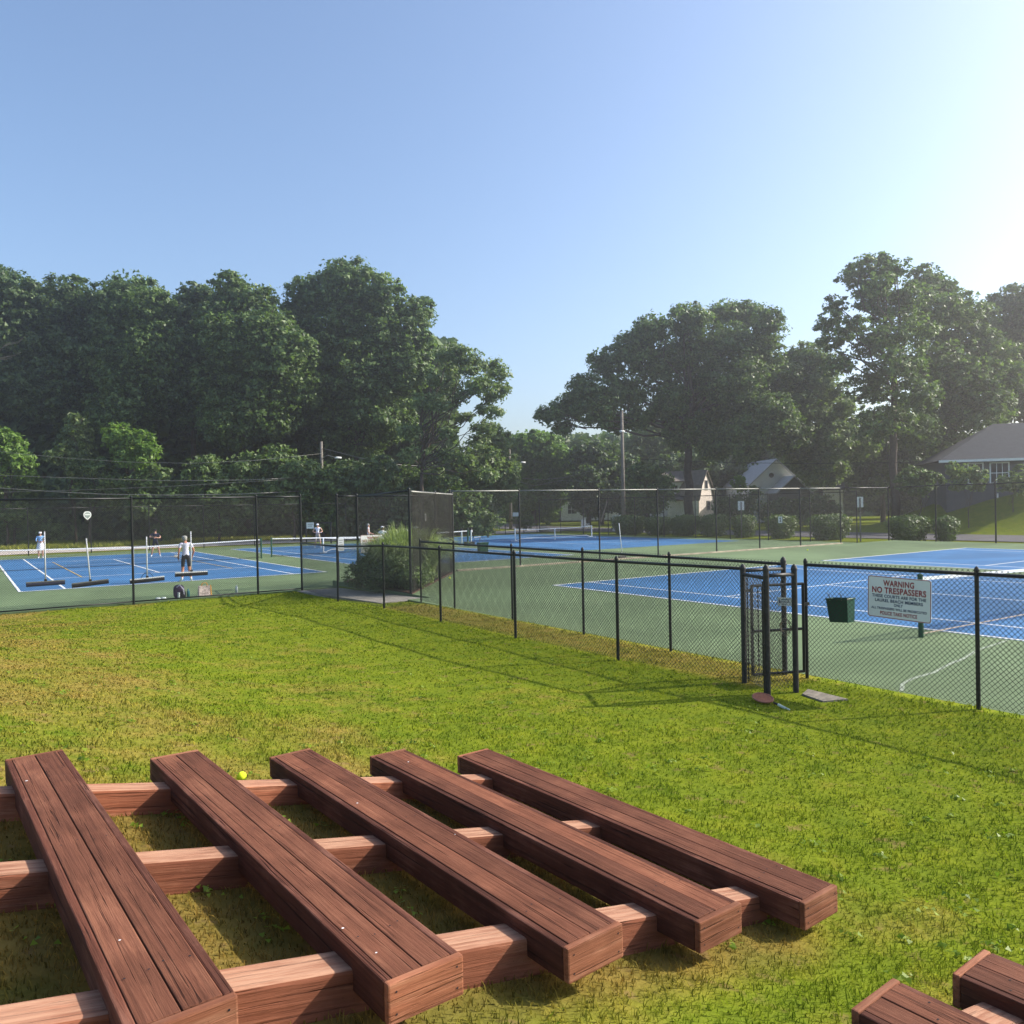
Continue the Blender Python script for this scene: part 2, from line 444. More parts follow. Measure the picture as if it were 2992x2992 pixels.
A_ = np.unique(np.concatenate([np.linspace(-300, -14, 12), np.arange(-14, 9.7, 0.35), [9.74, 9.76, 10.1, 10.44, 10.46], np.linspace(10.5, 44, 12), [44.49, 44.51], np.arange(46, 82, 1.5), np.linspace(84, 340, 12)]))
B_ = np.unique(np.concatenate([np.linspace(-200, -9, 12), np.arange(-8, 25.9, 0.35), [25.94, 25.96, 26.59, 26.61], np.linspace(28, 61, 12), [61.29, 61.31], np.arange(63, 110, 2.5), np.linspace(115, 380, 10)]))
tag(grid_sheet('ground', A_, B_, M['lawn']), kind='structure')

def slab(name, a0, a1, b0, b1, z1, thick, mat, kind='structure', parent=None):
    o = MB().box((a0, b0, z1 - thick), (a1, b1, z1)).build(name, mat, parent)
    if kind: tag(o, kind=kind)
    return o
ZL = -0.198
slab('upper_court', 9.76, 44.2, -14, 19.5, 0.0, 0.35, M['green']); slab('upper_court', 10.45, 44.2, 19.5, 26.52, 0.0, 0.35, M['green'])
slab('lower_court', -16, 44.2, 26.05, 61.0, ZL, 0.3, M['green'])
for (a0, a1, b0, b1, z) in ((14.77, 25.74, -4.06, 19.71, 0), (28.24, 39.21, -3.9, 19.94, 0), (1.6, 12.57, 32.6, 56.37, ZL), (15.2, 26.2, 33.2, 56.9, ZL), (29.0, 42.2, 36.0, 60.0, ZL)):
    slab('court_surface', a0 - 0.05, a1 + 0.05, b0 - 0.05, b1 + 0.05, z + 0.004, 0.02, M['blue'])

def line(mb, a0, b0, a1, b1, z, w=0.055):
    d = Vector((a1 - a0, b1 - b0, 0)); n = Vector((-d.y, d.x, 0)).normalized() * w / 2
    p, q = Vector((a0, b0, z)), Vector((a1, b1, z))
    mb.add([p - n, q - n, q + n, p + n], [(0, 1, 2, 3)])
def tennis_lines(a0, b0, z, group):
    L = [(0, 0, 0, 23.77, .08), (10.97, 0, 10.97, 23.77, .08), (1.37, 0, 1.37, 23.77, .075), (9.60, 0, 9.60, 23.77, .075), (0, 0, 10.97, 0, .1), (0, 23.77, 10.97, 23.77, .1),
         (1.37, 5.485, 9.60, 5.485, .075), (1.37, 18.285, 9.60, 18.285, .075), (5.485, 5.485, 5.485, 18.285, .075)]
    root = empty('court_lines', (a0, b0, z)); tag(root, kind='structure')
    for i, (x0, y0, x1, y1, w) in enumerate(L):
        m = MB(); line(m, x0, y0, x1, y1, 0.009 + 0.0015 * (i > 5) + 0.003 * (i in (4, 5)) + (0.005 if i == 8 else 0), w); m.build('painted_line', M['white'], root)
    return root
tennis_lines(14.77, -4.06, 0, 'a'); tennis_lines(28.24, -3.9, 0, 'b'); tennis_lines(1.6, 32.6, ZL, 'c'); tennis_lines(15.2, 33.2, ZL, 'd')
pk = empty('pickleball_lines', (4.08, 37.9, ZL)); tag(pk, kind='structure')
for i, (x0, y0, x1, y1) in enumerate([(0, 0, 0, 13.4), (6.1, 0, 6.1, 13.4), (0, 4.57, 6.1, 4.57), (0, 8.83, 6.1, 8.83), (0, 0, 6.1, 0), (0, 13.4, 6.1, 13.4)]):
    m = MB(); line(m, x0, y0, x1, y1, 0.017 + 0.001 * i, 0.05); m.build('painted_line', M['yellow'] if i < 2 else M['white'], pk)
pk3 = empty('pickleball_lines', (33.5, 41.5, ZL)); tag(pk3, kind='structure')
for i, (x0, y0, x1, y1) in enumerate([(0, 0, 0, 13.4), (6.1, 0, 6.1, 13.4), (0, 4.57, 6.1, 4.57), (0, 8.83, 6.1, 8.83), (0, 0, 6.1, 0), (0, 13.4, 6.1, 13.4)]):
    m = MB(); line(m, x0, y0, x1, y1, 0.010 + 0.001 * i, 0.05); m.build('painted_line', M['white'], pk3)
# filled crack wandering over the green apron
crk = [(9.82, 5.81), (10.2, 6.02), (10.62, 6.12), (11.22, 6.15), (11.9, 6.31), (12.56, 6.41), (13.35, 6.62), (14.59, 6.74)]
m = MB()
for (p, q) in zip(crk, crk[1:]): line(m, *p, *q, 0.006, 0.045 + 0.02 * random.random())
tag(m.build('crack_filler', plain('crack_filler', (0.30, 0.35, 0.27), 0.8, 0, 0.3, 8)), kind='structure')

# kerb below the fence between the court levels, walkway, roads
m = MB().box((15.4, 26.53, -0.19), (39.4, 26.68, 0.06)); tag(m.build('kerb', plain('kerb_wood', (0.40, 0.34, 0.25), 0.9, 0, 0.45, 1.4), bevel=0.012), kind='structure')
def flat_poly(name, pts, z, mat, thick=0.08):
    m = MB(); P = [Vector((x, y, z(x, y) if callable(z) else z)) for x, y in pts]
    m.prism(P, (0, 0, -thick)); o = m.build(name, mat); return tag(o, kind='structure')
gz_ = lambda off: (lambda x, y: float(ground(x, y)) + off)
flat_poly('walkway', [(9.0, 19.52), (10.44, 19.52), (10.44, 25.94), (9.0, 25.94)], lambda x, y: float(ground(9.0, min(y, 25.9))) + 0.02, M['concrete'], 0.3)
flat_poly('stepping_slab', [(8.50, 6.02), (8.82, 5.90), (8.90, 6.52), (8.62, 6.40)], 0.036, M['slab'], 0.08)
flat_poly('planting_bed', [(10.46, 20.6), (15.2, 26.35), (11.1, 26.35), (10.46, 25.6)], 0.03, M['mulch'], 0.03)
tag(grid_sheet('road', np.linspace(-160, 49.0, 20), np.array([63.3, 65, 67, 69.8]), M['asphalt'], 0.03), kind='structure')
tag(grid_sheet('road', np.array([49.02, 51, 53, 55, 57]), np.linspace(-90, 220, 40), M['asphalt2'], 0.045), kind='structure')

# ------------------------------------------------------------------ fences
def chain(V, F, A, B, za, zb, ha, hb, pitch, r):
    """diagonal wires of a chain-link panel from A to B (2d), bottom heights za/zb, top heights ha/hb"""
    A = np.array(A, float); B = np.array(B, float); L = np.linalg.norm(B - A)
    H = ((ha - za) + (hb - zb)) / 2
    n0 = int(math.ceil(-H / pitch)); n1 = int(L / pitch) + 1
    P, Q = [], []
    for k in range(n0, n1 + int(H / pitch) + 1):
        for sgn in (1, -1):
            s0 = (k + 0.5) * pitch
            lo, hi = (0.0, H)
            if sgn > 0: lo, hi = max(lo, -s0), min(hi, L - s0)
            else: lo, hi = max(lo, s0 - L), min(hi, s0)
            if hi - lo < 0.01: continue
            for lst, h in ((P, lo), (Q, hi)):
                s = s0 + sgn * h; t = s / L
                xy = A + (B - A) * t
                zz = (za + (zb - za) * t) + h / H * ((ha - za) + ((hb - zb) - (ha - za)) * t)
                lst.append((xy[0], xy[1], zz, sgn))
    if not P: return
    P = np.array(P); Q = np.array(Q)
    d = Q[:, :3] - P[:, :3]; d /= np.linalg.norm(d, axis=1)[:, None]
    nrm = np.array([-(B - A)[1], (B - A)[0], 0]) / L
    w = np.cross(d, nrm)
    off = P[:, 3:4] * nrm * r
    base = sum(len(v) for v in V)
    n = len(P)
    vs_ = []
    for c, s in ((1, 0), (-0.5, 0.866), (-0.5, -0.866)):
        o = nrm * (c * r) + w * (s * r) + off
        vs_.append(P[:, :3] + o); vs_.append(Q[:, :3] + o)
    V.append(np.stack(vs_, 1).reshape(-1, 3))
    i = base + np.arange(n)[:, None] * 6
    for (a, b) in ((0, 2), (2, 4), (4, 0)):
        F.append(np.concatenate([i + a, i + b, i + b + 1, i + a + 1], 1))

def fence(name, label, pts, h, post_r, rail_r, pitch, wire_r, skip=(), cat='fence', bottom=0.0, railmat=None, postmat=None, cap=True, extra=0.03, mesh=True, postless=()):
    root = empty(name, pts[0]); tag(root, label, cat)
    o0 = Vector(pts[0]); V, F = [], []
    postmat = postmat or M['black']; railmat = railmat or M['black']
    for i, p in enumerate(pts):
        if i in postless: continue
        q = Vector(p) - o0
        m = MB().tube([q + Vector((0, 0, -0.1)), q + Vector((0, 0, h + 0.01))], post_r, 10)
        po = m.build('post', postmat, root, smooth=False)
        if cap:
            MB().tube([q + Vector((0, 0, h + 0.01)), q + Vector((0, 0, h + 0.03)), q + Vector((0, 0, h + 0.055)), q + Vector((0, 0, h + 0.07))], [post_r * 1.15, post_r * 1.15, post_r * 0.8, post_r * 0.2], 10).build('post_cap', postmat, po)
    for i in range(len(pts) - 1):
        if i in skip: continue
        a, b = Vector(pts[i]) - o0, Vector(pts[i + 1]) - o0
        mid = (a + b) / 2 + Vector((0, 0, random.uniform(-0.004, 0.004)))
        zt = Vector((0, 0, h - 0.02))
        MB().tube([a + zt, mid + zt, b + zt], rail_r, 8).build('top_rail', railmat, root, smooth=True)
        if bottom:
            MB().tube([a + Vector((0, 0, bottom)), b + Vector((0, 0, bottom))], rail_r * 0.8, 6).build('bottom_rail', railmat, root, smooth=True)
        if mesh:
            chain(V, F, a[:2], b[:2], a.z + 0.03, b.z + 0.03, a.z + h + extra, b.z + h + extra, pitch, wire_r)
    if mesh:
        tag(np_mesh('chain_link_mesh', np.concatenate(V), np.concatenate(F), M['wire'], root), kind='stuff')
    return root
def P3(a, b, off=0.0): return (a, b, float(ground(a, b)) + off)

F1 = [P3(8.62, 21.5), P3(8.52, 18.3), P3(8.38, 15.2), P3(8.36, 12.35), P3(8.38, 9.56), P3(8.62, 7.30)]
F1 = [(9.15, 25.85, -0.19)] + F1
fence('low_fence', 'low black chain-link fence along the lawn, nearer of the two parallel low fences', F1, 1.55, 0.026, 0.022, 0.062, 0.0026, postless=(0, 6))
F2 = [(9.80, 18.8, 0), (9.76, 17.0, 0), (9.68, 14.4, 0), (9.62, 11.93, 0), (9.60, 9.65, 0), (9.56, 7.33, 0)]
fence('low_fence', 'low black chain-link fence at the edge of the near court, behind the lawn fence', F2, 1.57, 0.024, 0.022, 0.062, 0.0026, postless=(5,))
F3 = [(9.54, 7.0, 0), (9.62, 4.77, 0), (9.62, 2.4, 0), (9.62, 0, 0), (9.62, -2.4, 0), (9.62, -4.8, 0)]
F3 = [(x, y, 0.02) for x, y, z in F3]
fence('low_fence', 'low black chain-link fence to the right of the gate, carrying the warning sign', F3, 1.56, 0.024, 0.022, 0.062, 0.0028)

TL = [(-13.0, 25.9), (-9.5, 25.9), (-6, 25.9), (-2.9, 25.9), (0.55, 25.9), (4.11, 25.92), (7.75, 25.98), (9.2, 26.02)]
fence('tall_fence', 'tall black chain-link fence before the left court where the squeegees hang', [(a, b, -0.20) for a, b in TL], 3.08, 0.034, 0.026, 0.062, 0.0022, bottom=0.05)
fence('tall_fence', 'tall black fence panel behind the ornamental grass, carrying the half-hidden sign', [(10.55, 26.25, ZL), (11.3, 26.3, ZL), (15.2, 26.45, ZL)], 3.08, 0.04, 0.026, 0.062, 0.0022, bottom=0.05, postless=(2,))
fence('tall_fence', 'tall black fence panel left of the ornamental grass, running toward the walkway', [(11.3, 26.2, -0.1), (10.5, 20.75, -0.05)], 2.98, 0.04, 0.026, 0.14, 0.0014, postless=(0,))
# screened diagonal panel
sc = fence('screened_fence', 'tall fence panel covered with dark windscreen fabric beside the ornamental grass', [(10.56, 20.75, -0.02), (13.05, 23.9, -0.02), (15.15, 26.42, -0.02)], 2.93, 0.04, 0.03, 0.08, 0.0018, postmat=M['blackd'], railmat=M['galv'], postless=(0,))
sv, sf = [], []
chain(sv, sf, (0.03, 0.03), (4.55, 5.62), 0.06, 0.06, 2.9, 2.9, 0.038, 0.0017)
tag(np_mesh('windscreen', np.concatenate(sv), np.concatenate(sf), M['screen'], sc), kind='stuff')
MF = [(15.15, 26.6), (18.3, 26.6), (22.4, 26.6), (25.8, 26.6), (29.6, 26.6), (32.7, 26.6), (35.9, 26.6), (39.35, 26.6)]
fence('tall_fence', 'tall fence with steel top rail between near and back courts', [(a, b, -0.05) for a, b in MF], 3.08, 0.034, 0.028, 0.07, 0.0016, bottom=0.0, railmat=M['galv'], postmat=M['blackd'])
fence('tall_fence', 'tall black fence at the far right side of the near court, below the grey house', [(39.35, 26.6, -0.04), (43.9, 26.6, -0.05), (43.95, 23.9, 0), (43.95, 20.8, 0), (43.95, 17.5, 0), (43.95, 14, 0), (43.95, 10, 0), (43.95, 6, 0)], 3.08, 0.04, 0.028, 0.09, 0.002, postless=(0,))
fence('tall_fence', 'tall dark fence beyond the back court in front of the clipped hedges', [(43.9, 28.6 + 3.2 * k, -0.2) for k in range(11)], 3.05, 0.034, 0.024, 0.1, 0.0018, postmat=M['blackd'])
fence('tall_fence', 'tall black fence at the far end of the left courts, below the woods', [(-14.5 + 3.6 * k, 60.6, ZL) for k in range(12)], 3.05, 0.035, 0.024, 0.16, 0.0016)
fence('low_fence', 'low dark fence at the far end of the back court beyond the portable net', [(26.2 + 3.5 * k, 60.7, ZL) for k in range(6)], 1.2, 0.03, 0.02, 0.1, 0.0018)

# entrance gate with its posts
G1, G2, G3, G4, G5 = Vector((8.62, 7.30, 0.03)), Vector((8.22, 6.60, 0.05)), Vector((8.70, 6.55, 0.04)), Vector((9.50, 7.33, 0)), Vector((9.50, 7.0, 0))
gate = empty('entrance_gate', G1); tag(gate, 'black steel gate cage with four stout posts where the low fences meet', 'gate')
def rel(p): return Vector(p) - G1
for q, hh in ((G1, 1.50), (G2, 1.53), (G3, 1.52), (G4, 1.58)):
    b = rel(q)
    po = MB().tube([b + Vector((0, 0, -0.1)), b + Vector((0, 0, hh))], 0.036, 12).build('post', M['blackd'], gate)
    MB().tube([b + Vector((0, 0, hh)), b + Vector((0, 0, hh + 0.025)), b + Vector((0, 0, hh + 0.06)), b + Vector((0, 0, hh + 0.08))], [0.041, 0.041, 0.028, 0.006], 12).build('post_cap', M['blackd'], po)
for a, b, z in ((G1, G4, 1.49), (G1, G2, 1.44), (G2, G3, 1.47)):
    MB().tube([rel(a) + Vector((0, 0, z)), rel(b) + Vector((0, 0, z))], 0.024, 8).build('top_rail', M['blackd'], gate, smooth=True)
Vv, Ff = [], []
for a, b in ((G1, G4), (G2, G3), (G1, G2)):
    chain(Vv, Ff, rel(a)[:2], rel(b)[:2], 0.06, 0.06, 1.47, 1.47, 0.062, 0.0028)
tag(np_mesh('chain_link_mesh', np.concatenate(Vv), np.concatenate(Ff), M['wire'], gate), kind='stuff')
ga, gb = rel((8.74, 7.26, 0)), rel((9.44, 6.97, 0))
lf = MB()
for q in (ga, gb): lf.tube([q + Vector((0, 0, 0.12)), q + Vector((0, 0, 1.32))], 0.021, 8)
for z in (0.12, 0.70, 1.31): lf.tube([ga + Vector((0, 0, z)), gb + Vector((0, 0, z))], 0.019, 8)
leafo = lf.build('gate_leaf', M['black'], gate)
for t in (0.12, 0.2):
    q = ga.lerp(gb, t); MB().tube([q + Vector((0, 0, 0.13)), q + Vector((0, 0, 1.30))], 0.008, 6).build('tension_bar', M['black'], leafo)
for q, off in ((rel(G2), (-0.055, 0.01)), (rel(G1), (0.06, -0.02))):
    qq = q + Vector((off[0], off[1], 0))
    MB().tube([qq + Vector((0, 0, 0.0)), qq + Vector((0, 0, 1.40))], 0.009, 6).build('tension_bar', M['black'], gate)
    for z in (0.25, 0.62, 0.98, 1.30):
        MB().tube([q + Vector((0, 0, z)), qq * 1.0 + Vector((off[0] * 0.3, off[1] * 0.3, z))], 0.012, 6).build('band_clip', M['black'], gate)
hz = MB().box((-0.02, -0.015, -0.02), (0.10, 0.015, 0.02)); h_ = hz.build('hinge', M['black'], gate); h_.location = (0.02, -0.02, 1.22)
h2 = hz.build('latch', M['black'], gate); h2.location = (0.84, -0.33, 1.0)
coil = MB()
cpts = []
for k in range(70):
    t = k / 69 * 2 * math.pi * 4; rr = 0.075 + 0.03 * math.sin(k * 0.37)
    cpts.append(rel(G3) + Vector((-0.05 + 0.02 * math.sin(k), 0.10 + rr * math.cos(t), 0.80 + rr * 1.1 * math.sin(t) - 0.001 * k)))
tag(coil.tube(cpts, 0.004, 5).build('wire_coil', M['hose']), 'loose coil of thin tan wire hanging on the gate mesh', 'wire coil').location = G1

# ------------------------------------------------------------------ lettering
def text_obj(body, width, height, mat, matrix, parent, name='lettering', bold=0.030, depth=0.0015):
    cu = bpy.data.curves.new('t', 'FONT'); cu.body = body; cu.size = 1.0; cu.offset = bold; cu.align_x = 'CENTER'; cu.align_y = 'CENTER'; cu.space_character = 1.08
    tmp = bpy.data.objects.new('t', cu); COL.objects.link(tmp)
    dg = bpy.context.evaluated_depsgraph_get(); me = bpy.data.meshes.new_from_object(tmp.evaluated_get(dg))
    bpy.data.objects.remove(tmp); bpy.data.curves.remove(cu)
    me.name = name; me.materials.clear(); me.materials.append(mat)
    co = np.array([v.co[:] for v in me.vertices]); lo, hi = co.min(0), co.max(0); c = (lo + hi) / 2
    co = (co - c) * np.array([width / (hi[0] - lo[0]), height / (hi[1] - lo[1]), 0.0])
    me.vertices.foreach_set('co', co.astype(np.float32).ravel()); me.update()
    o = bpy.data.objects.new(name, me); COL.objects.link(o); o.parent = parent; o.matrix_local = matrix
    return o
def rounded(w, h, r, n=5):
    P = []
    for cx, cy, a0 in ((w / 2 - r, h / 2 - r, 0), (-w / 2 + r, h / 2 - r, 90), (-w / 2 + r, -h / 2 + r, 180), (w / 2 - r, -h / 2 + r, 270)):
        for k in range(n + 1):
            t = R(a0 + 90 * k / n); P.append((cx + r * math.cos(t), cy + r * math.sin(t)))
    return P
def sign_board(name, label, centre, xdir, w, h, r=0.03, border=M['red'], tilt=0.0):
    X = Vector(xdir).normalized(); Y = Vector((0, 0, 1)); Z = X.cross(Y)
    q = Quaternion(Z, tilt); X = q @ X; Y = q @ Y
    root = empty(name, (0, 0, 0)); tag(root, label, 'sign')
    root.matrix_world = Matrix(((X.x, Y.x, Z.x, centre[0]), (X.y, Y.y, Z.y, centre[1]), (X.z, Y.z, Z.z, centre[2]), (0, 0, 0, 1)))
    MB().prism([(x, y, 0.0) for x, y in rounded(w, h, r)], (0, 0, -0.004)).build('panel', M['signw'], root)
    if border:
        O_, I_ = rounded(w - 0.006, h - 0.006, r), rounded(w - 0.022, h - 0.022, r * 0.8); n = len(O_)
        MB().add([(x, y, 0.001) for x, y in O_] + [(x, y, 0.001) for x, y in I_], [(i, (i + 1) % n, (i + 1) % n + n, i + n) for i in range(n)]).build('border', border, root)
    return root
ROWS = [('WARNING', 0.40, 0.075, 0.178, 'red'), ('NO TRESPASSERS', 0.70, 0.078, 0.088, 'red'), ('THESE COURTS ARE FOR THE', 0.70, 0.040, 0.014, 'navy'),
        ('LAUREL BEACH MEMBERS', 0.62, 0.040, -0.040, 'navy'), ('ONLY', 0.115, 0.036, -0.088, 'navy'), ('ALL TRESPASSERS WILL BE PROSECUTED', 0.72, 0.030, -0.140, 'navy'), ('POLICE TAKE NOTICE', 0.48, 0.046, -0.198, 'red')]
def warning_sign(label, centre, xdir, w=0.82, h=0.52, tilt=0.0):
    s = sign_board('warning_sign', label, centre, xdir, w, h, 0.03, M['red'], tilt)
    for body, tw, th, y, col in ROWS:
        text_obj(body, tw * w / 0.82, th * h / 0.52, M[col], Matrix.Translation((0, y * h / 0.52, 0.0022)), s)
    return s
warning_sign('white warning sign with red and navy lettering on the fence right of the gate', (9.56, 5.68, 1.205), (0, -1, 0), tilt=R(-1.2))
warning_sign('white warning sign half hidden by the tall ornamental grass', (11.85, 26.2, 1.2), (1, 0.04, 0), 0.98, 0.62)
s2 = sign_board('notice', 'small white notice tied to the gate cage', (9.40, 7.24, 1.045), (0.55, -1, 0), 0.19, 0.115, 0.012, None)
for k, (w_, y_) in enumerate(((0.10, 0.028), (0.11, -0.004), (0.06, -0.034))):
    m = MB().box((-0.045, y_ - 0.005, 0.001), (-0.045 + w_, y_ + 0.005, 0.002)); m.build('printed_line', M['navy'], s2)
MB().tube([(-0.062, 0.02, 0.002), (-0.066, -0.02, 0.002)], 0.008, 6).build('printed_mark', M['navy'], s2)
s3 = sign_board('notice', 'tall white paper notice on the post beside the walkway opening', (10.62, 26.12, 1.22), (1, -0.1, 0), 0.20, 0.42, 0.01, None)
for k in range(5): MB().box((-0.07, 0.15 - 0.075 * k - 0.008, 0.001), (0.07 - 0.03 * (k % 2), 0.15 - 0.075 * k + 0.008, 0.002)).build('printed_line', M['cgrey'], s3)
# court number on the screen, shield on the far fence
s4 = sign_board('court_number', 'small white number plate 7 on the dark windscreen panel', (12.0, 22.35, 2.12), (0.79, -0.61, 0), 0.15, 0.22, 0.01, None)
s4.matrix_world = Matrix.Translation((12.0 - 0.06, 22.55 - 0.05, 2.12)) @ Matrix(((0.62, 0, 0.78, 0), (0.78, 0, -0.62, 0), (0, 1, 0, 0), (0, 0, 0, 1)))
text_obj('7', 0.07, 0.14, M['cblack'], Matrix.Translation((0, 0, 0.0022)), s4)
sh = empty('shield_sign', (2.95, 25.84, 2.40)); sh.scale = (.85, .85, .85); tag(sh, 'small round-topped white shield badge hanging on the tall left fence', 'sign')
sp = [(0.12 * math.sin(t), 0.13 * math.cos(t) + (0.02 * abs(math.sin(t)))) for t in np.linspace(-math.pi * 0.75, math.pi * 0.75, 18)] + [(0.0, -0.16)]
MB().prism([(x, 0, y) for x, y in sp], (0, 0.006, 0)).build('panel', M['signw'], sh)
MB().prism([(x * 0.72, -0.002, y * 0.72) for x, y in sp], (0, 0.001, 0)).build('crest', plain('crest_grey', (0.30, 0.36, 0.33), 0.5, 0, 0.5, 25), sh)
MB().box((-0.075, -0.005, 0.0), (0.075, -0.0035, 0.045)).build('crest_band', M['signw'], sh)

# ------------------------------------------------------------------ bins, squeegees
def bin_(label, loc, rz, s=1.0):
    root = empty('waste_bin', loc, rz); tag(root, label, 'bin', 'green bins hung on the fences')
    w, d, h = 0.178 * s, 0.095 * s, 0.345 * s
    t = 0.86
    V = [(-w * t, -d * t, 0), (w * t, -d * t, 0), (w * t, d * t, 0), (-w * t, d * t, 0), (-w, -d, h), (w, -d, h), (w, d, h), (-w, d, h)]
    i_ = 0.93
    V += [(x * i_, y * i_, z) for x, y, z in V[4:]] + [(x * i_, y * i_, 0.02) for x, y, z in V[:4]]
    MB().add(V, [(0, 3, 2, 1), (0, 1, 5, 4), (1, 2, 6, 5), (2, 3, 7, 6), (3, 0, 4, 7), (4, 5, 9, 8), (5, 6, 10, 9), (6, 7, 11, 10), (7, 4, 8, 11), (8, 9, 13, 12), (9, 10, 14, 13), (10, 11, 15, 14), (11, 8, 12, 15), (12, 13, 14, 15)]).build('body', M['dkgreen'], root)
    MB().tube([(-w - .006, -d - .006, h), (w + .006, -d - .006, h), (w + .006, d + .006, h), (-w - .006, d + .006, h), (-w - .006, -d - .006, h)], 0.010, 6).build('rim', M['dkgreen'], root)
    for x in (-0.08, 0.10): MB().tube([(x, d, h - 0.02), (x, d + 0.01, h + 0.06), (x, d + 0.05, h + 0.09)], 0.006, 5).build('hook', M['galv'], root)
    return root
b_ = bin_('dark green plastic bin hooked on the fence between the gate and the warning sign', (9.76, 6.60, 0.80), R(90), 0.90); b_.rotation_euler = (R(0), R(4), R(90))
bin_('dark green plastic bin hooked on the tall dividing fence by the ornamental grass', (16.7, 26.82, 0.62), R(180), 1.15)

def squeegee(label, a, ztop, zhead, tilt, b=26.08, hw=0.475, rake=0.0, loop=False, mats=('galv', 'cblack')):
    root = empty('squeegee', (a, b, zhead)); tag(root, label, 'squeegee', 'squeegees hung on the court fences')
    L = ztop - zhead
    MB().tube([(0, 0, 0.05), (rake * 0.5, -0.01, L * 0.5), (rake, -0.02, L)], 0.017, 8).build('handle', M['white'], root, smooth=True)
    hd = MB().box((-hw, -0.035, 0.02), (hw, 0.035, 0.055)).build('head_bar', M[mats[0]], root, bevel=0.008); hd.rotation_euler = (0, -tilt, 0)
    ro = MB().tube([(-hw * 0.99, 0, -0.025), (hw * 0.99, 0, -0.025)], 0.055, 12).build('roller', M[mats[1]], root, smooth=False); ro.rotation_euler = (0, -tilt, 0)
    MB().box((-0.035, -0.03, 0.04), (0.035, 0.03, 0.11)).build('bracket', M['black'], root, bevel=0.006)
    if loop: MB().tube([(-0.17, 0, 0.03), (-0.13, 0, 0.13), (-0.07, 0, 0.19), (0.07, 0, 0.19), (0.13, 0, 0.13), (0.17, 0, 0.05)], 0.008, 6).build('brace', M['black'], root, smooth=True)
    return root
squeegee('leftmost of the squeegees hung on the tall left fence, with a bluish roller', 1.90, 1.97, 0.54, R(0.5), mats=('galv', 'cnavy'))
squeegee('squeegee with a tilted dark brown roller, second from left on the tall fence', 3.01, 1.74, 0.46, R(4), rake=-0.08)
squeegee('squeegee with a curved brace above its black roller, third from left on the tall fence', 4.52, 1.73, 0.46, R(2.5), loop=True, mats=('white', 'cblack'))
squeegee('squeegee with a white-topped roller hung in front of the man in white', 5.77, 1.84, 0.56, R(-0.3), mats=('white', 'cblack'))
squeegee('squeegee leaning on the tall dividing fence, its white pole slanting', 23.8, 1.57, 0.10, 0, b=26.75, hw=0.2, rake=-0.18)

# ------------------------------------------------------------------ nets
def netgrid(V, F, A, B, z0, zt, pitch, r):
    """square net from A to B; zt(t) gives the top height"""
    A = np.array(A, float); B = np.array(B, float); L = np.linalg.norm(B - A); segs = []
    for k in range(int(L / pitch) + 1):
        t = k * pitch / L; xy = A + (B - A) * t; segs.append(((*xy, z0), (*xy, zt(t))))
    nh = int(1.0 / pitch); ns = 24
    for j in range(nh + 1):
        for k in range(ns):
            t0, t1 = k / ns, (k + 1) / ns
            zz = [z0 + (zt(t) - z0) * j / nh for t in (t0, t1)]
            segs.append(((*(A + (B - A) * t0), zz[0]), (*(A + (B - A) * t1), zz[1])))
    S = np.array(segs); P, Q = S[:, 0], S[:, 1]; d = Q - P; d /= np.linalg.norm(d, axis=1)[:, None] + 1e-9
    n = np.array([-(B - A)[1], (B - A)[0], 0]) / L; w = np.cross(d, n); base = sum(len(v) for v in V)
    V.append(np.stack([P + n * r, Q + n * r, P - n * r * .5 + w * r, Q - n * r * .5 + w * r, P - n * r * .5 - w * r, Q - n * r * .5 - w * r], 1).reshape(-1, 3))
    i = base + np.arange(len(P))[:, None] * 6
    for a, b in ((0, 2), (2, 4), (4, 0)): F.append(np.concatenate([i + a, i + b, i + b + 1, i + a + 1], 1))
def tennis_net(label, a0, a1, b, z, pitch=0.045):
    root = empty('tennis_net', (a0, b, z)); tag(root, label, 'net'); L = a1 - a0
    for x in (0, L):
        po = MB().tube([(x, 0, 0), (x, 0, 1.07)], 0.045, 12).build('post', M['postgreen'], root)
        MB().tube([(x, 0, 1.07), (x, 0, 1.10), (x, 0, 1.115)], [0.048, 0.045, 0.02], 12).build('post_cap', M['postgreen'], po)
    zt = lambda t: 1.05 - 0.135 * (1 - abs(2 * t - 1))
    V, F = [], []; netgrid(V, F, (0.05, 0), (L - 0.05, 0), 0.06, lambda t: zt(t) - 0.01, pitch, 0.0016)
    tag(np_mesh('netting', np.concatenate(V), np.concatenate(F), M['net'], root), kind='stuff')
    m = MB(); n = 16
    for k in range(n):
        t0, t1 = k / n, (k + 1) / n
        x0, x1 = 0.05 + (L - 0.1) * t0, 0.05 + (L - 0.1) * t1
        m.prism([(x0, -0.014, zt(t0) - 0.055), (x1, -0.014, zt(t1) - 0.055), (x1, -0.014, zt(t1)), (x0, -0.014, zt(t0))], (0, 0.028, 0))
    m.build('top_band', M['white'], root)
    MB().tube([(0.05, 0, 0.06), (L / 2, 0, 0.05), (L - 0.05, 0, 0.06)], 0.012, 6).build('bottom_cord', M['ltan'] if b < 20 else M['net'], root)
    MB().box((L / 2 - 0.028, -0.016, 0.0), (L / 2 + 0.028, 0.016, zt(0.5))).build('centre_strap', M['white'], root)
    return root
tennis_net('tennis net with white band across the near blue court right of the gate', 13.86, 26.65, 7.83, 0.0)
tennis_net('long tennis net across the left court between the four players', 0.69, 13.48, 44.45, ZL, 0.06)
tennis_net('tennis net on the middle court, its green post seen behind the left net post', 14.31, 27.1, 45.3, ZL, 0.06)
